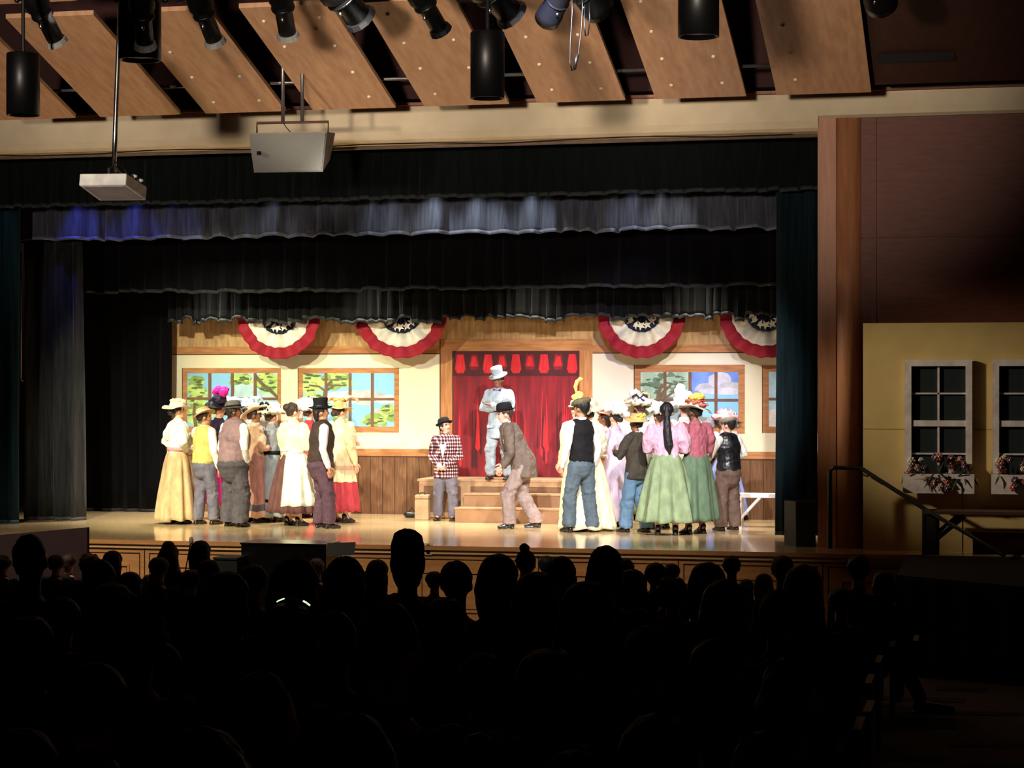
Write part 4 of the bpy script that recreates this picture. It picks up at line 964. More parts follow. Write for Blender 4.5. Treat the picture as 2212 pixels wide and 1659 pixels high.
def hats(F, Mh, Rm, t, H, seed, kind, m1, m2=None, tilt=(0, 0), sc=1.0, deco=()):
    # hat space: units of H around the head centre, tilted
    HM = Mh @ Matrix.Translation((0, -.006, .030)) @ Matrix.Rotation(R_(tilt[0]), 4, 'X') @ Matrix.Rotation(R_(tilt[1]), 4, 'Y')
    rs = random.Random(seed); m = MB(); e = 1.12
    q = lambda r, z, a, i: V((r * cos(a), r * e * sin(a), z))
    if kind == 'bowler':
        m.lathe([(.030, .062), (.046, .056), (.054, .042), (.056, .02), (.056, .004), (.074, .0), (.082, .006), (.080, .002), (.060, -.006), (.050, -.006)], m1, HM, 30, q)
    elif kind == 'tophat':
        k = sc; m.lathe([(.035, .098 * k), (.052, .100 * k), (.056, .09 * k), (.051, .05 * k), (.053, .010), (.078, .006), (.088, .014), (.084, .004), (.060, -.006), (.05, -.006)], m1, HM, 30, q)
    elif kind == 'flatcap':
        def fc(r, z, a, i):
            y = r * 1.22 * sin(a); return V((r * 1.04 * cos(a), y + .008, z - y * .24 - (.006 if y < 0 else 0)))
        m.lathe([(.028, .042), (.050, .037), (.066, .024), (.067, .012), (.056, -.002), (.05, -.008)], m1, HM, 30, fc)
        m.ell(HM @ V((0, .070, -.010)), (.036, .030, .006), m1, 12, 8, Rm)
    elif kind in ('boater', 'wide'):
        b = .098 * sc if kind == 'boater' else .125 * sc
        def wb(r, z, a, i):
            w_ = (r - .06) * .22 * sin(2 * a + seed) if r > .06 else 0
            return V((r * cos(a), r * 1.05 * sin(a), z + w_ + (.06 * (r - .06) * cos(5 * a) if r > .07 and kind == 'wide' else 0)))
        m.lathe([(.036, .050), (.050, .047), (.055, .036), (.056, .008), (.075, .002), (b, -.004), (b, -.009), (.075, -.006), (.05, -.006)], m1, HM, 40, wb)
    elif kind == 'bonnet':
        def bn(r, z, a, i):
            return V((r * cos(a) * (1 + .08 * sin(7 * a)), r * 1.0 * sin(a), z + .012 * sin(9 * a + i)))
        m.lathe([(.02, .075), (.060, .070), (.082, .052), (.084, .026), (.074, .004), (.098 * sc, -.012), (.110 * sc, -.034), (.100 * sc, -.030), (.07, -.01)], m1, HM, 40, bn)
    elif kind == 'frill':
        def fr_(r, z, a, i):
            k = .14 * sin(8 * a + i) + .08 * sin(13 * a + seed); return V((r * cos(a) * (1 + k * .8), r * 1.05 * sin(a) * (1 + k * .8), z + .014 * sin(6 * a + 2 * i)))
        m.lathe([(.02, .082), (.055, .086), (.078, .066), (.070, .04), (.100 * sc, .03), (.118 * sc, .008), (.095 * sc, .0), (.075, -.006)], m1, HM, 54, fr_)
    h_ = m.build('hat', t, smooth=True)
    if m2 and kind in ('bowler', 'tophat', 'boater', 'wide'):
        m = MB(); m.lathe([(.0575, .006), (.0575, .022), (.0565, .023), (.0565, .005)], m2, HM, 30, q); m.build('ribbon', h_, smooth=True)
    for d in deco:
        k = d[0]; m = MB()
        if k == 'flowers':
            _, mt, n, rr, zz, r = d
            for i in range(n):
                a = 2 * pi * i / n + rs.uniform(-.3, .3); m2_ = MB(); flower(m2_, HM @ V((rr * cos(a), rr * sin(a), zz + rs.uniform(-.006, .012))), r * H, mt, Rm, rs); m2_.build('flower', h_, smooth=True)
            continue
        if k == 'plume':
            _, mt, n, L_, z0, up = d
            for i in range(n):
                a = 2 * pi * i / n + rs.uniform(-.5, .5); p0 = V((.03 * cos(a), .03 * sin(a), z0)); l_ = L_ * rs.uniform(.7, 1.15)
                pts = [p0, p0 + V((cos(a) * l_ * .35, sin(a) * l_ * .35, up * l_)), p0 + V((cos(a) * l_ * .75, sin(a) * l_ * .75, up * l_ * .9)), p0 + V((cos(a) * l_, sin(a) * l_, up * l_ * .35))]
                m.chain([HM @ p for p in pts], [.006 * H, (.022 * H, .014 * H), (.022 * H, .013 * H), (.006 * H, .005 * H)], mt, 9)
            me = soft(m, .008, 1); wrinkle(me, .010, (45, 45, 45), seed); link('plume', me, h_); continue
        if k == 'bow':
            _, mt, at, s_ = d; c = V(at)
            for qq in (1, -1):
                m.chain([HM @ c, HM @ (c + V((qq * s_ * .5, .0, s_ * .5))), HM @ (c + V((qq * s_, 0, s_ * .2)))], [.006 * H, (.016 * H, .010 * H), .010 * H], mt, 8)
                m.chain([HM @ c, HM @ (c + V((qq * s_ * .7, -.01, -s_ * .5)))], [.006 * H, (.010 * H, .006 * H)], mt, 8)
        if k == 'feather':
            _, mt, pts, r = d; m.tube([HM @ V(p) for p in pts], [r * H * v_ for v_ in ([.6] + [1] * (len(pts) - 2) + [.3])], mt, 8)
        if k == 'puffs':
            _, mt, lst = d
            for (p, r) in lst: m.ell(HM @ V(p), (r[0] * H, r[1] * H, r[2] * H), mt, 14, 10)
            me = soft(m, .008, 1); wrinkle(me, .014, (26, 26, 26), seed); link('trimming', me, h_); continue
        m.build('trimming', h_, smooth=True)
# ---------------------------------------------------------------- the cast on stage
c_white = cloth('white', (238, 236, 230)); c_cream = cloth('cream', (238, 230, 196)); c_tan = cloth('tan', (206, 172, 128)); c_yel = cloth('yellow', (216, 194, 108)); c_mauve = cloth('mauve', (146, 116, 118))
c_grey = cloth('grey', (112, 108, 122)); c_dgrey = cloth('dark grey', (82, 76, 82)); c_black = cloth('black', (22, 21, 23)); c_plum = cloth('plum', (92, 66, 78)); c_brvest = cloth('brown vest', (66, 50, 44))
c_peach = cloth('peach', (232, 188, 158)); c_dpink = cloth('dusty pink', (206, 150, 142)); c_gblue = cloth('pale grey blue', (168, 180, 184)); c_silver = cloth('silver grey', (146, 148, 152)); c_brown = cloth('dark brown', (98, 62, 56))
c_lyel = cloth('light yellow', (242, 228, 182)); c_red = cloth('red', (190, 66, 76)); c_hot = cloth('magenta', (214, 40, 150)); c_rpink = cloth('bright pink red', (232, 66, 96)); c_lil = cloth('lilac', (216, 200, 226)); c_pblue = cloth('pale blue', (206, 226, 236))
c_suit = cloth('ice grey suit', (156, 168, 180)); c_vestg = cloth('silver vest', (138, 144, 144)); c_bsuit = cloth('brown grey suit', (108, 94, 84)); c_tsuit = cloth('taupe trousers', (146, 128, 122)); c_bg = cloth('blue grey trousers', (88, 104, 114))
c_oli = cloth('olive cap', (110, 104, 78)); c_coral = cloth('coral', (222, 124, 104)); c_pink = cloth('pink', (222, 178, 198)); c_sage = cloth('sage green', (142, 162, 122)); c_dgreen = cloth('dark green', (98, 122, 96)); c_rose = cloth('striped rose', (172, 96, 108))
c_jean = cloth('denim', (98, 130, 156)); c_djack = cloth('brown jacket', (68, 62, 52)); c_btr = cloth('umber trousers', (108, 88, 76)); c_straw = cloth('straw', (214, 178, 120)); c_wstraw = cloth('pale straw', (232, 226, 200)); c_sat = mat('black satin', (30, 32, 36), .35, (16, 17, 20), 12, .3, 40)
c_or = cloth('orange organza', (246, 190, 120)); c_lav = cloth('lavender blue', (150, 160, 222)); c_gbow = cloth('grey felt', (112, 104, 94)); c_navy = cloth('navy ribbon', (40, 44, 86)); c_lemon = cloth('lemon', (244, 222, 110)); c_purple = mat('purple satin', (100, 30, 110), .4); c_taupe = cloth('taupe cap', (150, 136, 124)); c_pinkf = cloth('pink gauze', (244, 190, 196)); c_apr = cloth('cream apron', (238, 236, 208)); c_olg = cloth('olive skirt', (128, 140, 84)); c_dk = cloth('plum black', (40, 26, 48))
# checked jacket cloth
def plaid():
    m = mat('checked jacket cloth', (40, 22, 30), .85); nt = m.node_tree; N = nt.nodes; L = nt.links; b = N['Principled BSDF']
    tc = N.new('ShaderNodeTexCoord'); sp = N.new('ShaderNodeSeparateXYZ'); L.new(tc.outputs['Object'], sp.inputs[0])
    def wv(sock, f):
        a = N.new('ShaderNodeMath'); a.operation = 'MULTIPLY'; a.inputs[1].default_value = f; L.new(sock, a.inputs[0]); s_ = N.new('ShaderNodeMath'); s_.operation = 'SINE'; L.new(a.outputs[0], s_.inputs[0]); g = N.new('ShaderNodeMath'); g.operation = 'GREATER_THAN'; g.inputs[1].default_value = .35; L.new(s_.outputs[0], g.inputs[0]); return g.outputs[0]
    ad = N.new('ShaderNodeMath'); L.new(sp.outputs[0], ad.inputs[0]); L.new(sp.outputs[1], ad.inputs[1])
    x = wv(ad.outputs[0], 130); z = wv(sp.outputs[2], 130); s2_ = N.new('ShaderNodeMath'); L.new(x, s2_.inputs[0]); L.new(z, s2_.inputs[1])
    h = N.new('ShaderNodeMath'); h.operation = 'MULTIPLY'; h.inputs[1].default_value = .5; L.new(s2_.outputs[0], h.inputs[0])
    cr = N.new('ShaderNodeValToRGB'); e = cr.color_ramp.elements; e[0].position = .2; e[0].color = (lin(26), lin(14), lin(22), 1); e[1].position = .9; e[1].color = (lin(246), lin(228), lin(226), 1); k = e.new(.5); k.color = (lin(140), lin(84), lin(94), 1)
    cr.color_ramp.interpolation = 'CONSTANT'; cr.color_ramp.elements[0].position = 0; cr.color_ramp.elements[1].position = .3; cr.color_ramp.elements[2].position = .8
    L.new(h.outputs[0], cr.inputs[0]); L.new(cr.outputs[0], b.inputs['Base Color']); return m
c_check = plaid()
T_ = lambda m, f=1.0: ('trousers', m, f)
GL = 'townsfolk crowded on the left of the stage'; GR = 'townsfolk crowded on the right of the stage'
SIDE = -68
# left group, back row first
person('person', 'woman behind the others in a black hat topped with magenta plumes and a magenta skirt', 472, 1119, 868, -50, hair=('bun', 'black'), skin='tan', shirt=c_dk, puff=.4, bottom=('skirt', c_hot, .13, .15, 9), group=GL,
       hat=('wide', c_black, None, (-8, 10), .85, (('puffs', c_dk, (((0, 0, .06), (.07, .06, .045)), ((.05, .0, .05), (.04, .05, .03)), ((-.05, -.02, .03), (.05, .05, .04)))), ('puffs', c_hot, (((-.05, 0, .13), (.065, .045, .035)), ((.02, .02, .15), (.06, .045, .03)), ((.08, 0, .13), (.045, .04, .035)), ((-.10, 0, .10), (.035, .04, .03)))))))
person('person', 'woman hidden behind the yellow-vested boy, lilac white frilled hat, pink red skirt', 497, 1115, 872, -45, hair=('short', 'brown'), skin='fair', shirt=c_white, puff=.4, bottom=('skirt', c_rpink, .19, .14, 9, [(.60, c_white), (.68, c_rpink)]), group=GL,
       hat=('frill', c_lil, None, (0, 6), 1.0, (('puffs', c_white, (((0, -.02, .05), (.07, .06, .04)), ((.02, -.09, .0), (.05, .03, .04)))),)))
person('person', 'woman behind the stout man, wearing a large pale blue and white plumed hat', 540, 1116, 874, -40, hair=('bun', 'brown'), skin='fair', shirt=c_pblue, puff=.4, bottom=('skirt', c_lil, .06, .15, 9), group=GL,
       hat=('frill', c_pblue, None, (0, -8), 1.15, (('plume', c_pblue, 5, .12, .05, .30),)))
person('person', 'woman between apron wearer and top-hatted man in a big white ruffled hat and red dress', 668, 1117, 874, -20, hair=('bun', 'brown'), skin='fair', shirt=c_red, puff=.3, bottom=('skirt', c_rpink, .06, .15, 9), group=GL,
       hat=('frill', c_white, None, (4, 4), 1.1, (('puffs', c_white, (((-.02, -.03, .04), (.09, .07, .06)), ((-.07, -.05, -.02), (.05, .05, .07)))), ('flowers', c_pinkf, 4, .05, .09, .018))))
# left group, front
person('person', 'woman at the far left in wide cream hat, white blouse and long tan skirt', 384, 1131, 869, -48, girth=1.1, hair=('lowbun', 'dark'), skin='fair', shirt=c_white, puff=.55, armL='hip', armR='hip', bottom=('skirt', c_tan, .035, .165, 8), group=GL,
       hat=('wide', c_wstraw, c_white, (0, 0), .95, (('puffs', c_cream, (((0, 0, .05), (.06, .06, .018)), ((.03, .04, .04), (.03, .03, .02)))),)), extra=sash(c_dpink))
person('person', 'boy in a yellow vest, white shirt, grey trousers and tilted straw hat, second from left', 441, 1133, 884, -30, girth=1.12, yaw=-25, hair=('short', 'dark'), skin='tan', shirt=c_white, vest=c_yel, armL=((.21, -.03, .66), (.12, .04, .60)), armR='down', bottom=T_(c_grey), step=(-.02, .05), group=GL,
       hat=('boater', c_straw, c_wstraw, (14, -16), 1.0))
person('person', 'stout man in mauve vest, grey felt bowler and baggy dark grey trousers', 506, 1138, 872, -30, girth=1.36, yaw=-35, hair=('short', 'dark'), skin='brown', shirt=c_white, vest=c_mauve, armL='down', armR='pocket', bottom=T_(c_dgrey, 1.3), group=GL, wide=1.1, hat=('bowler', c_gbow, c_black, (4, -4)))
person('person', 'woman in long dusty pink dress with grey hem band, peach hat tipped back', 549, 1128, 880, -48, girth=1.15, yaw=-15, hair=('bun', 'dark'), skin='brown', shirt=c_peach, puff=.4, armL='front', armR='front', group=GL,
       bottom=('skirt', c_dpink, .045, .13, 8, [(.80, c_grey), (.90, c_peach)]), hat=('wide', c_peach, c_coral, (24, -18), .95))
person('person', 'woman in silver blouse, pale grey skirt with black band, white hat with black bows', 586, 1127, 884, -25, girth=1.12, hair=('bun', 'brown'), skin='fair', shirt=c_silver, puff=.35, armL='front', armR='front', group=GL,
       bottom=('skirt', c_gblue, .05, .13, 8, [(.72, c_black), (.77, c_gblue)]), hat=('frill', c_cream, None, (0, 0), 1.15, (('flowers', c_lemon, 5, .04, .07, .022), ('bow', c_black, (-.01, -.07, .07), .05), ('bow', c_black, (.02, -.11, .02), .05))), extra=sash(c_black))
person('person', 'bareheaded woman with a brown bun, puffed yellow blouse, dark brown skirt and long cream apron', 634, 1136, 872, -30, girth=1.22, yaw=-12, hair=('bun', 'brown'), skin='fair', shirt=c_lyel, puff=.75, armL='front', armR='front', group=GL,
       bottom=('skirt', c_brown, .11, .185, 11, [(.84, c_brown)], (c_apr, -78, 140, .17)), extra=sash(c_cream, .61, 1))
person('person', 'man in black top hat, white shirt, dark brown vest and plum trousers', 694, 1141, 872, -60, girth=1.2, hair=('neck', 'black'), skin='tan', shirt=c_white, vest=c_brvest, armL='side', armR='side', bottom=T_(c_plum, 1.05), step=(0, .05), group=GL, hat=('tophat', c_black, c_sat, (2, 0), .85))
person('person', 'woman in orange plumed hat, long cream blouse and red skirt, ending the left group', 735, 1129, 872, -30, girth=1.18, yaw=-10, hair=('lowbun', 'brown'), skin='fair', shirt=c_lyel, puff=.6, armL='front', armR='down', group=GL,
       bottom=('skirt', c_lyel, .10, .150, 10, [(.26, c_peach), (.33, c_lyel), (.52, c_red)]), hat=('wide', c_or, None, (-6, -4), .85, (('plume', c_peach, 5, .12, .04, .45), ('flowers', c_lemon, 4, .05, .06, .024))))
# centre
def suitdet(F, Mh, t, H):
    bowtie(c_purple)(F, Mh, t, H)
    for z in (.70, .66, .62):
        m = MB(); m.ell(F.T((0, .094, z)), (.007, .004, .007), c_vestg, 8, 6); m.build('button', t)
    for s_ in (1, -1):
        m = MB(); c = F.T((s_ * .055, .092, .50)); m.box(c + V((-.05, 0, -.02)), c + V((.05, .012, .02)), c_suit); m.build('pocket_flap', t)
person('person', 'man with folded arms in pale grey suit and tall white hat on the platform', 1078, 1036, 805, 176, Z=1.58, hair=('short', 'black'), skin='brown', shirt=c_white, vest=c_vestg, jacket=(c_suit, .40, c_suit, c_vestg), glasses=True, yaw=-8, pitch=-12,
       armL=((.155, .04, .665), (-.035, .135, .70)), armR=((.155, .04, .665), (-.04, .120, .672)), bottom=T_(c_suit, 1.1), wide=1.25, hat=('tophat', c_suit, c_white, (-8, 6), .95), extra=suitdet)
person('person', 'boy in maroon and white checked jacket and black bowler, hands clasped, looking up', 963, 1125, 907, 178, girth=1.1, hair=('short', 'black'), skin='pink', shirt=c_white, jacket=(c_check, .44, c_white, c_white), yaw=58, pitch=12,
       armL='clasp', armR='clasp', bottom=T_(c_grey, 1.05), wide=1.2, hat=('bowler', c_black, c_black, (8, 0)), extra=bowtie(c_black))
def kerch(F, Mh, t, H):
    m = MB(); c = F.T((-.075, .062, .735)); m.prism([c, c + V((0, .02, .03)), c + V((.03, .03, .03)), c + V((.03, .02, -.02)), c + V((0, .01, -.03))], (-.012, .006, 0), c_cream); m.build('pocket_square', t)
person('person', 'man in brown grey suit and black bowler leaning forward at centre stage', 1130, 1141, 860, 100, girth=1.08, Hs=1.74, lean=22, kneeb=.045, squat=.02, hair=('short', 'brown'), skin='pink', shirt=c_white, jacket=(c_bsuit, .43, c_cream, c_white), yaw=4,
       armL=((.13, .05, .64), (.10, .15, .56)), armR=((.14, .0, .64), (.11, .14, .57)), bottom=T_(c_tsuit, 1.12), step=(.10, -.10), hat=('bowler', c_black, c_black, (2, 0)), extra=kerch)
# right group, back row
person('person', 'woman behind the flat-capped boy in a yellow hat with one tall curling feather', 1246, 1132, 868, 50, hair=('short', 'brown'), skin='fair', shirt=c_lyel, puff=.3, bottom=('skirt', c_lyel, .06, .12, 9), group=GR,
       hat=('boater', c_lyel, None, (0, 0), .7, (('puffs', c_lemon, (((0, 0, .07), (.045, .04, .035)), ((.02, 0, .10), (.035, .03, .02)))), ('feather', c_lemon, [(-.01, 0, .11), (-.02, 0, .16), (0, 0, .205), (.03, 0, .225), (.06, 0, .222)], .016))))
person('person', 'woman in frilled hat with navy bow, behind the boy in the brown jacket', 1383, 1122, 862, 20, hair=('bun', 'brown'), skin='fair', shirt=c_white, puff=.5, bottom=('skirt', c_olg, .05, .16, 9), group=GR,
       hat=('frill', c_cream, None, (4, 0), 1.1, (('flowers', c_lemon, 5, .055, .075, .028), ('puffs', c_white, (((-.05, -.01, .08), (.05, .04, .04)),)), ('bow', c_navy, (-.02, -.085, .05), .06))))
person('person', 'woman in a tall white plumed hat between the ponytailed girl and the rose-bloused woman', 1478, 1128, 864, 25, hair=('short', 'brown'), skin='fair', shirt=c_white, puff=.4, bottom=('skirt', c_cream, .05, .15, 9), group=GR,
       hat=('frill', c_white, None, (4, -10), 1.0, (('puffs', c_white, (((-.02, 0, .10), (.05, .04, .075)), ((.03, 0, .06), (.05, .04, .04)))),)))
person('person', 'woman behind the boy in the satin vest, pink gauze hat and lavender blue skirt', 1566, 1124, 897, 40, hair=('short', 'brown'), skin='fair', shirt=c_white, puff=.5, armL='front', armR='front', bottom=('skirt', c_lav, .05, .19, 9), group=GR,
       hat=('frill', c_pinkf, None, (0, 4), 1.1, (('puffs', c_white, (((.05, 0, .05), (.07, .05, .03)),)),)))
person('person', 'person in white ruffled hat and jeans almost hidden behind the ponytailed girl', 1424, 1141, 884, 40, hair=('short', 'brown'), skin='tan', shirt=c_white, puff=.3, bottom=T_(c_jean, 1.2), group=GR, hat=('frill', c_white, None, (0, 10), .9))
# right group, front
person('person', 'woman in a cream bonnet and long cream gown standing behind the flat-capped boy', 1270, 1146, 874, 42, hair=('short', 'brown'), skin='fair', shirt=c_cream, puff=.5, armL='front', armR='front', bottom=('skirt', c_cream, .02, .205, 8), group=GR,
       hat=('bonnet', c_cream, None, (-6, -10), 1.05))
person('person', 'woman in a coral hat and coral dress with ruffled peplum, facing left', 1306, 1131, 888, 78, girth=1.12, hair=('neck', 'dark'), skin='brown', shirt=c_peach, puff=.2, armL='front', armR='front', bottom=('skirt', c_coral, .06, .135, 9, [(.46, c_coral), (.54, c_lil)]), group=GR,
       hat=('wide', c_coral, c_coral, (16, 20), .8), extra=sash(c_cream, .60, 1))
person('person', 'woman in a white frilled hat and pale lilac patterned dress, right of the coral dress', 1329, 1137, 885, 50, hair=('lowbun', 'dark'), skin='fair', shirt=c_lil, puff=.4, armL='front', armR='front', bottom=('skirt', c_lil, .05, .12, 9), group=GR,
       hat=('frill', c_white, None, (6, 16), 1.0, (('puffs', c_pblue, (((-.03, -.02, .08), (.06, .05, .025)), ((.04, -.03, .05), (.05, .04, .03)))),)))
person('person', 'boy in flat olive cap, black vest, white shirt and blue grey trousers', 1256, 1150, 862, 48, hair=('short', 'black'), skin='tan', shirt=c_white, vest=c_black, armL='down', armR='down', bottom=T_(c_bg, 1.12), wide=1.2, step=(.05, -.03), group=GR, yaw=14, hat=('flatcap', c_oli, None, (-4, 0)))
person('person', 'boy in a brown jacket, faded jeans and yellow-bowed straw hat, facing left', 1374, 1150, 897, 62, hair=('short', 'dark'), skin='brown', shirt=c_white, jacket=(c_djack, .47, c_djack), armL=((.15, .06, .65), (.10, .14, .68)), armR=((.15, .06, .65), (.10, .14, .68)), bottom=T_(c_jean, 1.3), step=(.06, -.06), group=GR,
       hat=('wide', c_straw, c_lemon, (8, 0), .85, (('bow', c_lemon, (0, -.05, .03), .05), ('puffs', c_lemon, (((.0, -.03, .035), (.045, .04, .016)),)))))
person('person', 'girl with a long black ponytail, pink blouse and sage green skirt, back to the audience', 1440, 1156, 871, 10, girth=1.1, hair=('pony', 'black'), skin='fair', shirt=c_pink, puff=.65, armL='front', armR='front', bottom=('skirt', c_sage, .105, .20, 8), group=GR)
person('person', 'woman in rose blouse, dark green skirt and broad hat heaped with red flowers', 1502, 1154, 870, 46, girth=1.12, hair=('short', 'dark'), skin='brown', shirt=c_rose, puff=.75, armL='front', armR='front', bottom=('skirt', c_dgreen, .11, .15, 8), group=GR,
       hat=('wide', c_wstraw, None, (6, 10), 1.0, (('flowers', c_coral, 8, .062, .028, .030), ('flowers', c_red, 4, .05, .05, .026), ('puffs', c_lemon, (((.0, 0, .085), (.06, .05, .03)), ((-.04, 0, .07), (.04, .04, .02)))))))
person('person', 'stocky boy in taupe flat cap, black satin vest and brown trousers', 1573, 1146, 902, 52, girth=1.2, hair=('short', 'black'), skin='fair', shirt=c_white, vest=c_sat, armL=((.17, .05, .66), (.12, .13, .62)), armR=((.19, -.02, .67), (.12, .10, .62)), bottom=T_(c_btr, 1.15), wide=1.3, group=GR, yaw=12, hat=('flatcap', c_taupe, None, (-4, 4)))
# ---------------------------------------------------------------- the audience
a_cl = [cloth('dark navy', (30, 33, 44)), cloth('charcoal', (38, 37, 38)), cloth('dark olive', (44, 44, 34)), cloth('dim maroon', (60, 34, 36)), cloth('dim grey', (92, 90, 92)), cloth('oat', (120, 110, 98))]
M_seat = mat('seat upholstery', (20, 26, 26), .9, (15, 20, 20), 20); M_sfr = mat('seat frame', (16, 15, 14), .5)
def body_mesh(sk, var):
    m = MB(); H = 1.0   # metres, seat level at z = .42, head top 1.28
    m.chain([(0, .02, .50), (0, 0, .62), (0, -.02, .80), (0, -.01, .92), (0, .0, 1.0)], [(.17, .12), (.155, .115), (.18, .12), (.16, .095), (.06, .06)], sk, 18)
    m.chain([(0, .0, .98), (0, .025, 1.10)], [.056, .052], sk, 12)
    m.ell((0, .02, 1.17), (.074, .094, .098), sk, 20, 14); m.chain([(0, .05, 1.13), (0, .075, 1.085)], [.058, .036], sk, 12)
    m.chain([(0, .112, 1.165), (0, .128, 1.135)], [.010, .015], sk, 8)
    for s_ in (1, -1):
        m.ell((s_ * .078, .02, 1.145), (.013, .022, .032), sk, 10, 6)
        m.chain([(s_ * .17, -.01, .93), (s_ * .21, .04, .68), (s_ * .09, .28, .60)], [.045, .038, .026], sk, 10)
        m.ell((s_ * .06, .34, .585), (.035, .05, .02), sk, 10, 6)
        for k in range(4): m.chain([(s_ * (.035 + k * .017), .37, .585), (s_ * (.03 + k * .015), .405, .578), (s_ * (.03 + k * .014), .42, .56)], [.0085, .008, .007], sk, 6)
        m.chain([(s_ * .09, .32, .60), (s_ * .11, .36, .60)], [.011, .009], sk, 6)
        m.chain([(s_ * .09, .05, .50), (s_ * .11, .46, .47)], [.082, .058], sk, 12); m.chain([(s_ * .11, .46, .46), (s_ * .11, .44, .10)], [.055, .038], sk, 12)
        m.chain([(s_ * .11, .42, .05), (s_ * .12, .60, .035)], [.045, .032], sk, 10)
    return soft(m, .014, 2)
def shirt_mesh(mt):
    m = MB()
    m.chain([(0, .02, .52), (0, 0, .62), (0, -.02, .80), (0, -.01, .92), (0, .0, .995)], [(.185, .135), (.17, .13), (.195, .135), (.175, .11), (.068, .068)], mt, 18)
    for s_ in (1, -1): m.chain([(s_ * .165, -.01, .93), (s_ * .21, .04, .68), (s_ * .10, .26, .605)], [.058, .050, .038], mt, 10)
    me = soft(m, .016, 2); wrinkle(me, .012, (9, 9, 7), 4); return me
def pants_mesh(mt):
    m = MB()
    for s_ in (1, -1):
        m.chain([(s_ * .09, .03, .50), (s_ * .11, .46, .475)], [.098, .070], mt, 12); m.chain([(s_ * .11, .46, .47), (s_ * .11, .44, .10)], [.066, .056], mt, 12)
    return soft(m, .018, 2)
def hair_mesh(st, mt):
    m = MB(); e = lambda c, r: m.ell(c, r, mt, 18, 12)
    e((0, .005, 1.195), (.086, .098, .090))
    if st == 'short': m.chain([(0, -.045, 1.17), (0, -.055, 1.12)], [(.068, .045), (.052, .028)], mt, 12)
    if st == 'flat': m.chain([(0, .0, 1.10), (0, 0, 1.16), (0, .0, 1.30)], [(.070, .07), (.088, .09), (.082, .08)], mt, 16)
    if st == 'bob': m.chain([(0, -.02, 1.20), (0, -.03, 1.12), (0, -.03, 1.03)], [(.085, .085), (.100, .085), (.092, .075)], mt, 16)
    if st == 'long': m.chain([(0, -.02, 1.20), (0, -.04, 1.10), (0, -.09, .98), (0, -.13, .82)], [(.085, .085), (.100, .08), (.110, .055), (.09, .035)], mt, 16)
    if st == 'fluffy':
        r_ = random.Random(2)
        for i in range(36):
            a = r_.uniform(0, 6.28); z = r_.uniform(-.3, 1); q = math.sqrt(max(0, 1 - z * z * .8)); e((.080 * q * cos(a), -.01 + .085 * q * sin(a), 1.185 + .085 * z), (.030, .030, .030))
        e((0, -.04, 1.13), (.09, .06, .06))
    if st == 'bun': e((0, -.04, 1.305), (.045, .045, .04)); m.chain([(0, -.05, 1.17), (0, -.05, 1.12)], [(.065, .04), (.04, .025)], mt, 12)
    if st == 'hood': m.chain([(0, -.02, 1.26), (0, -.03, 1.16), (0, -.03, 1.04), (0, -.03, .97)], [(.06, .06), (.098, .10), (.108, .10), (.14, .10)], mt, 16)
    me = soft(m, .013, 2); wrinkle(me, .006 if st != 'fluffy' else .014, (40, 40, 18), 1); return me
BODY = {k: body_mesh(SK[k], 0) for k in ('fair', 'tan', 'brown')}
SHIRT = [shirt_mesh(c_) for c_ in a_cl]; PANTS = pants_mesh(a_cl[0]); HM_ = {}
def seat_thing():
    t = thing('theatre_seat', 'dark upholstered seat in the unlit rows', 'seat', (0, 0, 0), 0, 'auditorium seats')
    m = MB(); m.box((-.23, -.20, .36), (.23, .26, .44), M_seat); o = m.build('seat', t); b = o.modifiers.new('b', 'BEVEL'); b.width = .02; b.segments = 2
    m = MB(); N_ = 6; pts = []
    for k in range(N_ + 1):
        z = .40 + .42 * k / N_; y = -.20 - .08 * k / N_; pts.append((0, y, z))
    m.hexa([V((-.22, -.23, .40)), V((.22, -.23, .40)), V((.22, -.17, .40)), V((-.22, -.17, .40)), V((-.20, -.30, .84)), V((.20, -.30, .84)), V((.20, -.25, .84)), V((-.20, -.25, .84))], M_seat); o = m.build('backrest', t); b = o.modifiers.new('b', 'BEVEL'); b.width = .025; b.segments = 3
    for s_ in (1, -1):
        m = MB(); m.box((s_ * .255 - .02, -.18, .56), (s_ * .255 + .02, .2, .60), M_sfr); m.build('armrest', t)
        m = MB(); m.box((s_ * .255 - .015, -.1, 0), (s_ * .255 + .015, .12, .56), M_sfr); m.build('leg', t)
    return t
SEAT0 = [None]
def put_seat(loc):
    if SEAT0[0] is None: SEAT0[0] = seat_thing(); SEAT0[0].location = loc; return
    s0 = SEAT0[0]; r = s0.copy(); COL.objects.link(r); r.location = loc
    for ch in s0.children: c = ch.copy(); COL.objects.link(c); c.parent = r
PLACED = []
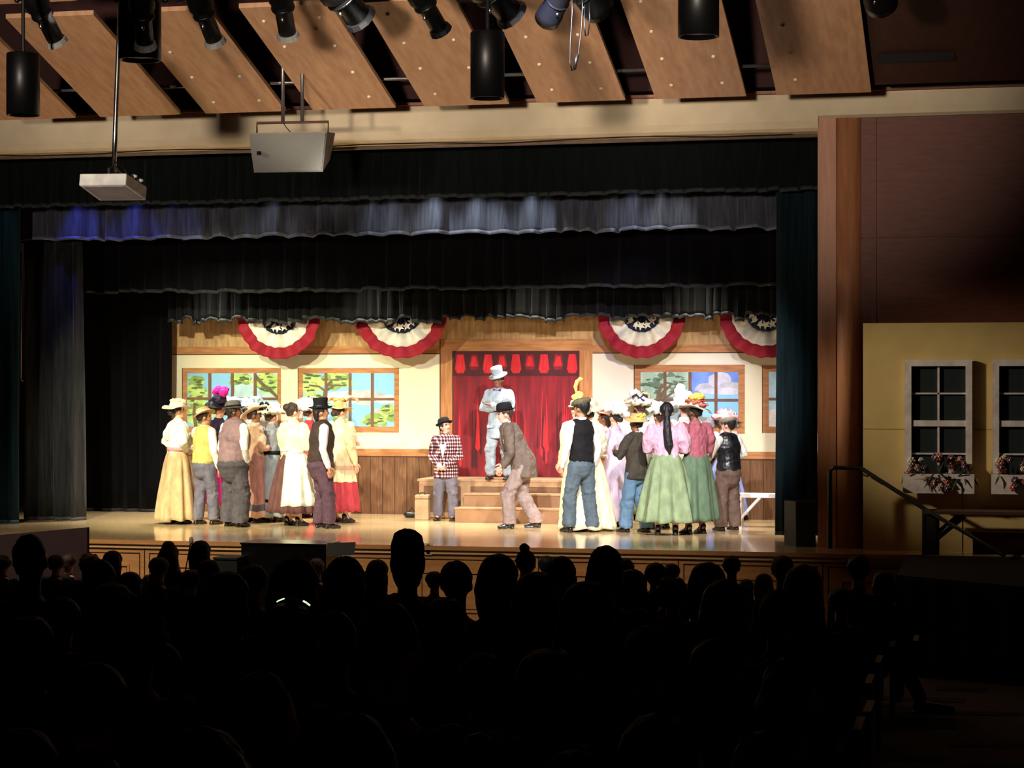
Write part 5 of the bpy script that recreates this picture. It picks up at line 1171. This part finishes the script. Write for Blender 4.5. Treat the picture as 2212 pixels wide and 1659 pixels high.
def aud(cx, top, w, hair, hc, ci, skin, label, yaw=0, seatit=True, Dfix=None):
    D = Dfix or 4400 * .185 / w
    D = min(D, 21.0)
    best = None
    for k in range(24):
        Yr = 20.55 - .92 * k
        X_ = P(cx, top, Yr).x; Dr = DEP(P(cx, top, Yr))
        if any(abs(Yr - b) < .3 and abs(X_ - a) < .47 for a, b in PLACED): continue
        if best is None or abs(Dr - D) < abs(best[0] - D): best = (Dr, Yr, X_)
    Dr, Yr, X_ = best; PLACED.append((X_, Yr)); fl = FL(Yr)
    zt_ = P(cx, top, Yr).z; s_ = (zt_ - fl) / 1.285; s2 = min(1.22, max(.82, s_))
    zb = zt_ - 1.285 * s2
    if abs(zb - fl) < .03: zb = fl
    t = thing('person', label, 'person', (X_, Yr, zb), R_(yaw), 'seated audience seen from behind in the dark'); t.scale = (s2, s2, s2)
    link('body', BODY[skin], t); key = (hair, hc)
    if key not in HM_: HM_[key] = hair_mesh(hair, HAIR[hc])
    o = link('hair', HM_[key], t)
    k = max(.8, min(1.45, w / (4400 * .178 * s2 / Dr))); o.scale = (k, 1 + (k - 1) * .6, 1)
    link('shirt', SHIRT[ci], t); link('trousers', PANTS, t)
    put_seat((X_, Yr, zb)); return t
A = [
 (1074, 1599, 188, 'fluffy', 'brown', 3, 'fair', 'brown tousled head at the very bottom edge of the picture, centre'),
 (1240, 1622, 150, 'short', 'black', 1, 'tan', 'dark head at the bottom edge, just right of the brown tousled head'),
 (40, 1576, 170, 'short', 'dark', 1, 'fair', 'dark head in the bottom left corner'),
 (200, 1432, 148, 'short', 'brown', 1, 'fair', 'large round head low on the left, thin rim of light on its crown'),
 (335, 1386, 116, 'short', 'black', 0, 'tan', 'dark head directly in front of the fluffy grey haired person'),
 (290, 1294, 132, 'fluffy', 'grey', 5, 'fair', 'person with fluffy grey hair on the left'),
 (625, 1301, 134, 'long', 'black', 0, 'tan', 'person wearing a glowing hair band'),
 (835, 1299, 136, 'short', 'brown', 1, 'fair', 'large smooth head with a brown rim of light, lower centre left'),
 (1040, 1411, 112, 'short', 'dark', 2, 'fair', 'dim head low in the middle, left of the broad dark head'),
 (1186, 1401, 150, 'bob', 'dark', 1, 'fair', 'broad dark bobbed head low in the middle'),
 (1271, 1254, 122, 'long', 'dark', 2, 'fair', 'large long-haired head under the right group on stage'),
 (1159, 1235, 104, 'bob', 'black', 1, 'fair', 'dark rounded head left of the large long-haired head'),
 (1735, 1219, 86, 'long', 'white', 4, 'fair', 'person with pale long hair and grey top, right side near the aisle'),
 (1690, 1199, 52, 'short', 'blond', 2, 'fair', 'short blond head beside the pale long-haired person'),
 (1855, 1198, 52, 'short', 'black', 2, 'tan', 'dark-haired man in a patterned shirt at the aisle, foot stretched out'),
 (1910, 1233, 48, 'bob', 'black', 1, 'tan', 'dark bobbed head at the far right beside the black skirted platform'),
 (1817, 1270, 60, 'short', 'dark', 4, 'fair', 'person in a light grey shirt between the pale hair and the patterned shirt'),
 (1565, 1251, 104, 'bob', 'black', 1, 'fair', 'big dark bobbed head below the stocky boy in the satin vest'),
 (1453, 1251, 62, 'fluffy', 'blond', 2, 'fair', 'small light curly head right of centre'),
 (1446, 1302, 56, 'short', 'brown', 1, 'fair', 'small head directly in front of the light curly head'),
 (1528, 1214, 82, 'bob', 'black', 0, 'fair', 'square dark head left of the small head by the stage front'),
 (1580, 1200, 42, 'short', 'black', 1, 'brown', 'small round head beside the square dark head, against the stage front'),
 (1682, 1272, 86, 'short', 'black', 1, 'tan', 'dark head in front of the short blond one'),
 (1612, 1251, 36, 'short', 'black', 1, 'tan', 'small dark head in a front row, left of the blond one'),
 (1650, 1241, 40, 'bob', 'black', 1, 'fair', 'small bobbed dark head touching the blond one'),
 (1308, 1178, 76, 'bob', 'black', 0, 'fair', 'tall dark head overlapping the stage edge under the cream gown'),
 (1350, 1206, 42, 'short', 'black', 0, 'tan', 'small dark head right of the tall head under the cream gown'),
 (1365, 1229, 68, 'bob', 'black', 1, 'fair', 'wide dark head below the small one, right of centre'),
 (1416, 1215, 50, 'short', 'black', 1, 'brown', 'round dark head under the jeans of the boy in brown jacket'),
 (1451, 1217, 38, 'short', 'dark', 1, 'tan', 'little head just under the ponytailed girl'),
 (1212, 1201, 66, 'bob', 'black', 0, 'fair', 'rounded dark bob under the flat-capped boy'),
 (1180, 1200, 38, 'short', 'dark', 1, 'fair', 'small head left of the rounded dark bob'),
 (1135, 1188, 46, 'bun', 'black', 1, 'tan', 'small head with a top tuft beneath the leaning man'),
 (1076, 1196, 88, 'bob', 'black', 2, 'fair', 'broad dark head below the stage steps'),
 (984, 1211, 74, 'short', 'black', 0, 'tan', 'dark head right of the steel outlet plate'),
 (938, 1234, 42, 'short', 'dark', 3, 'fair', 'small low head directly below the outlet plate'),
 (880, 1178, 78, 'flat', 'black', 1, 'brown', 'tall flat-topped dark head left of the outlet plate'),
 (815, 1208, 48, 'long', 'grey', 4, 'fair', 'person with long grey hair left of the flat-topped head'),
 (745, 1201, 88, 'bob', 'dark', 1, 'fair', 'wide dark head with rim light below the music stand'),
 (683, 1206, 36, 'short', 'white', 1, 'fair', 'small white-haired head in front of the piano'),
 (636, 1202, 104, 'bob', 'black', 0, 'tan', 'broad black head in front of the piano'),
 (546, 1219, 64, 'short', 'brown', 1, 'fair', 'head with a thin right rim light, below the left end of the piano'),
 (488, 1234, 100, 'bob', 'black', 0, 'fair', 'broad dark head left of the piano'),
 (433, 1167, 44, 'bob', 'black', 1, 'tan', 'tall oval head right of the microphone stand'),
 (450, 1208, 50, 'short', 'black', 1, 'tan', 'dark head below the tall oval one'),
 (412, 1231, 48, 'short', 'brown', 1, 'fair', 'low head below the microphone stand'),
 (365, 1175, 42, 'hood', 'black', 1, 'brown', 'hood-shaped dark head left of the microphone stand'),
 (342, 1203, 46, 'short', 'brown', 3, 'fair', 'rounded head just left of and below the hooded one'),
 (322, 1241, 34, 'short', 'grey', 1, 'fair', 'small rim-lit head low in front of the stage panel, left'),
 (280, 1235, 54, 'bob', 'dark', 1, 'fair', 'bobbed head low in front of the first stage panel'),
 (243, 1189, 42, 'bob', 'black', 1, 'fair', 'dark bobbed head against the light oak stage panel at left'),
 (196, 1198, 42, 'fluffy', 'blond', 3, 'fair', 'fluffy fair head at the right edge of the maroon panel'),
 (212, 1208, 74, 'short', 'black', 0, 'fair', 'dark head in front of the fluffy fair one'),
 (240, 1259, 108, 'bob', 'black', 1, 'fair', 'big dark head below the left stage panels'),
 (120, 1198, 40, 'short', 'brown', 1, 'fair', 'rim-lit head in front of the maroon panel, nearer its middle'),
 (147, 1196, 34, 'short', 'brown', 3, 'fair', 'small rim-lit head in front of the maroon panel, nearer its right edge'),
 (61, 1154, 72, 'short', 'black', 1, 'brown', 'tallest dark head at the left, in front of the maroon panel'),
 (6, 1201, 38, 'short', 'dark', 1, 'fair', 'head cut by the left edge of the picture'),
 (490, 1290, 100, 'short', 'black', 4, 'fair', 'broad-shouldered person in a dim grey shirt on the left, right of the fluffy grey hair'),
 (60, 1330, 110, 'bob', 'black', 1, 'fair', 'unlit head at the left side, above the bottom corner head'),
 (130, 1290, 90, 'short', 'black', 0, 'tan', 'unlit head at the left, behind the big head with rim light'),
 (720, 1320, 100, 'short', 'black', 2, 'tan', 'unlit head between the glowing hair band and the large smooth head'),
 (960, 1290, 96, 'bob', 'black', 1, 'fair', 'unlit head right of the large smooth head'),
 (1400, 1350, 110, 'short', 'black', 0, 'tan', 'unlit head right of the large long-haired one'),
 (1540, 1380, 110, 'bob', 'black', 1, 'fair', 'unlit head below the big dark bobbed head on the right'),
 (1700, 1420, 110, 'short', 'black', 1, 'tan', 'unlit head at the right, in front of the grey top'),
 (560, 1450, 130, 'bob', 'black', 1, 'fair', 'unlit head low at the left of centre'),
 (760, 1540, 150, 'short', 'black', 2, 'tan', 'unlit head near the bottom, left of the brown tousled head'),
 (1420, 1540, 150, 'bob', 'black', 1, 'fair', 'unlit head near the bottom, right of centre'),
 (420, 1570, 160, 'short', 'black', 0, 'fair', 'unlit head near the bottom, left of centre'),
 (1650, 1580, 150, 'short', 'black', 0, 'tan', 'unlit head near the bottom, at the right end of a row'),
]
for q in A:
    t = aud(*q)
    if q[7].startswith('person wearing'):
        gm = mat('glow band', (220, 255, 190), .5, emit=1.2)
        for a0, a1 in ((104, 120), (52, 68)):
            m = MB(); m.tube([(.096 * cos(R_(a)), .02, 1.19 + .105 * sin(R_(a))) for a in range(a0, a1 + 1, 5)], .0045, gm, 6); m.build('light_strip', t)
        m = MB(); m.tube([(.094 * cos(R_(a)), .02, 1.19 + .100 * sin(R_(a))) for a in range(0, 181, 10)], .007, M_black, 6); m.build('hair_band', t)
    if 'aisle, foot' in q[7]:
        m = MB(); L0 = t.location; s_ = t.scale[0]
        ft = G(1992, 1542, FL(L0.y)); ft = (V((ft.x, ft.y, FL(ft.y))) - L0) / s_
        m.chain([(.1, .1, .50), (ft.x * .55, ft.y + .05, .50), (ft.x * .96, ft.y + .05, .12)], [.095, .07, .055], a_cl[0], 12)
        link('trousers', soft(m, .015, 2), t)
        m = MB(); m.chain([(ft.x - .03, ft.y + .03, .055), (ft.x + .22, ft.y - .02, .04)], [.048, .036], M_shoe, 12); m.box((ft.x - .08, ft.y - .03, 0), (ft.x + .26, ft.y + .07, .02), M_shoe); m.build('shoe', t, smooth=True)
# empty seats showing between people in the nearest rows
for k in range(24):
    Yr = 20.55 - .92 * k
    if Yr < 4.0 or Yr > 13: continue
    x0_ = X(20, Yr); x1_ = X(1850, Yr); x_ = x0_
    while x_ < x1_:
        if not any(abs(Yr - b) < .3 and abs(x_ - a) < .54 for a, b in PLACED):
            put_seat((x_, Yr, FL(Yr))); PLACED.append((x_, Yr))
        x_ += .28
bpy.data.scenes.remove(TMP)
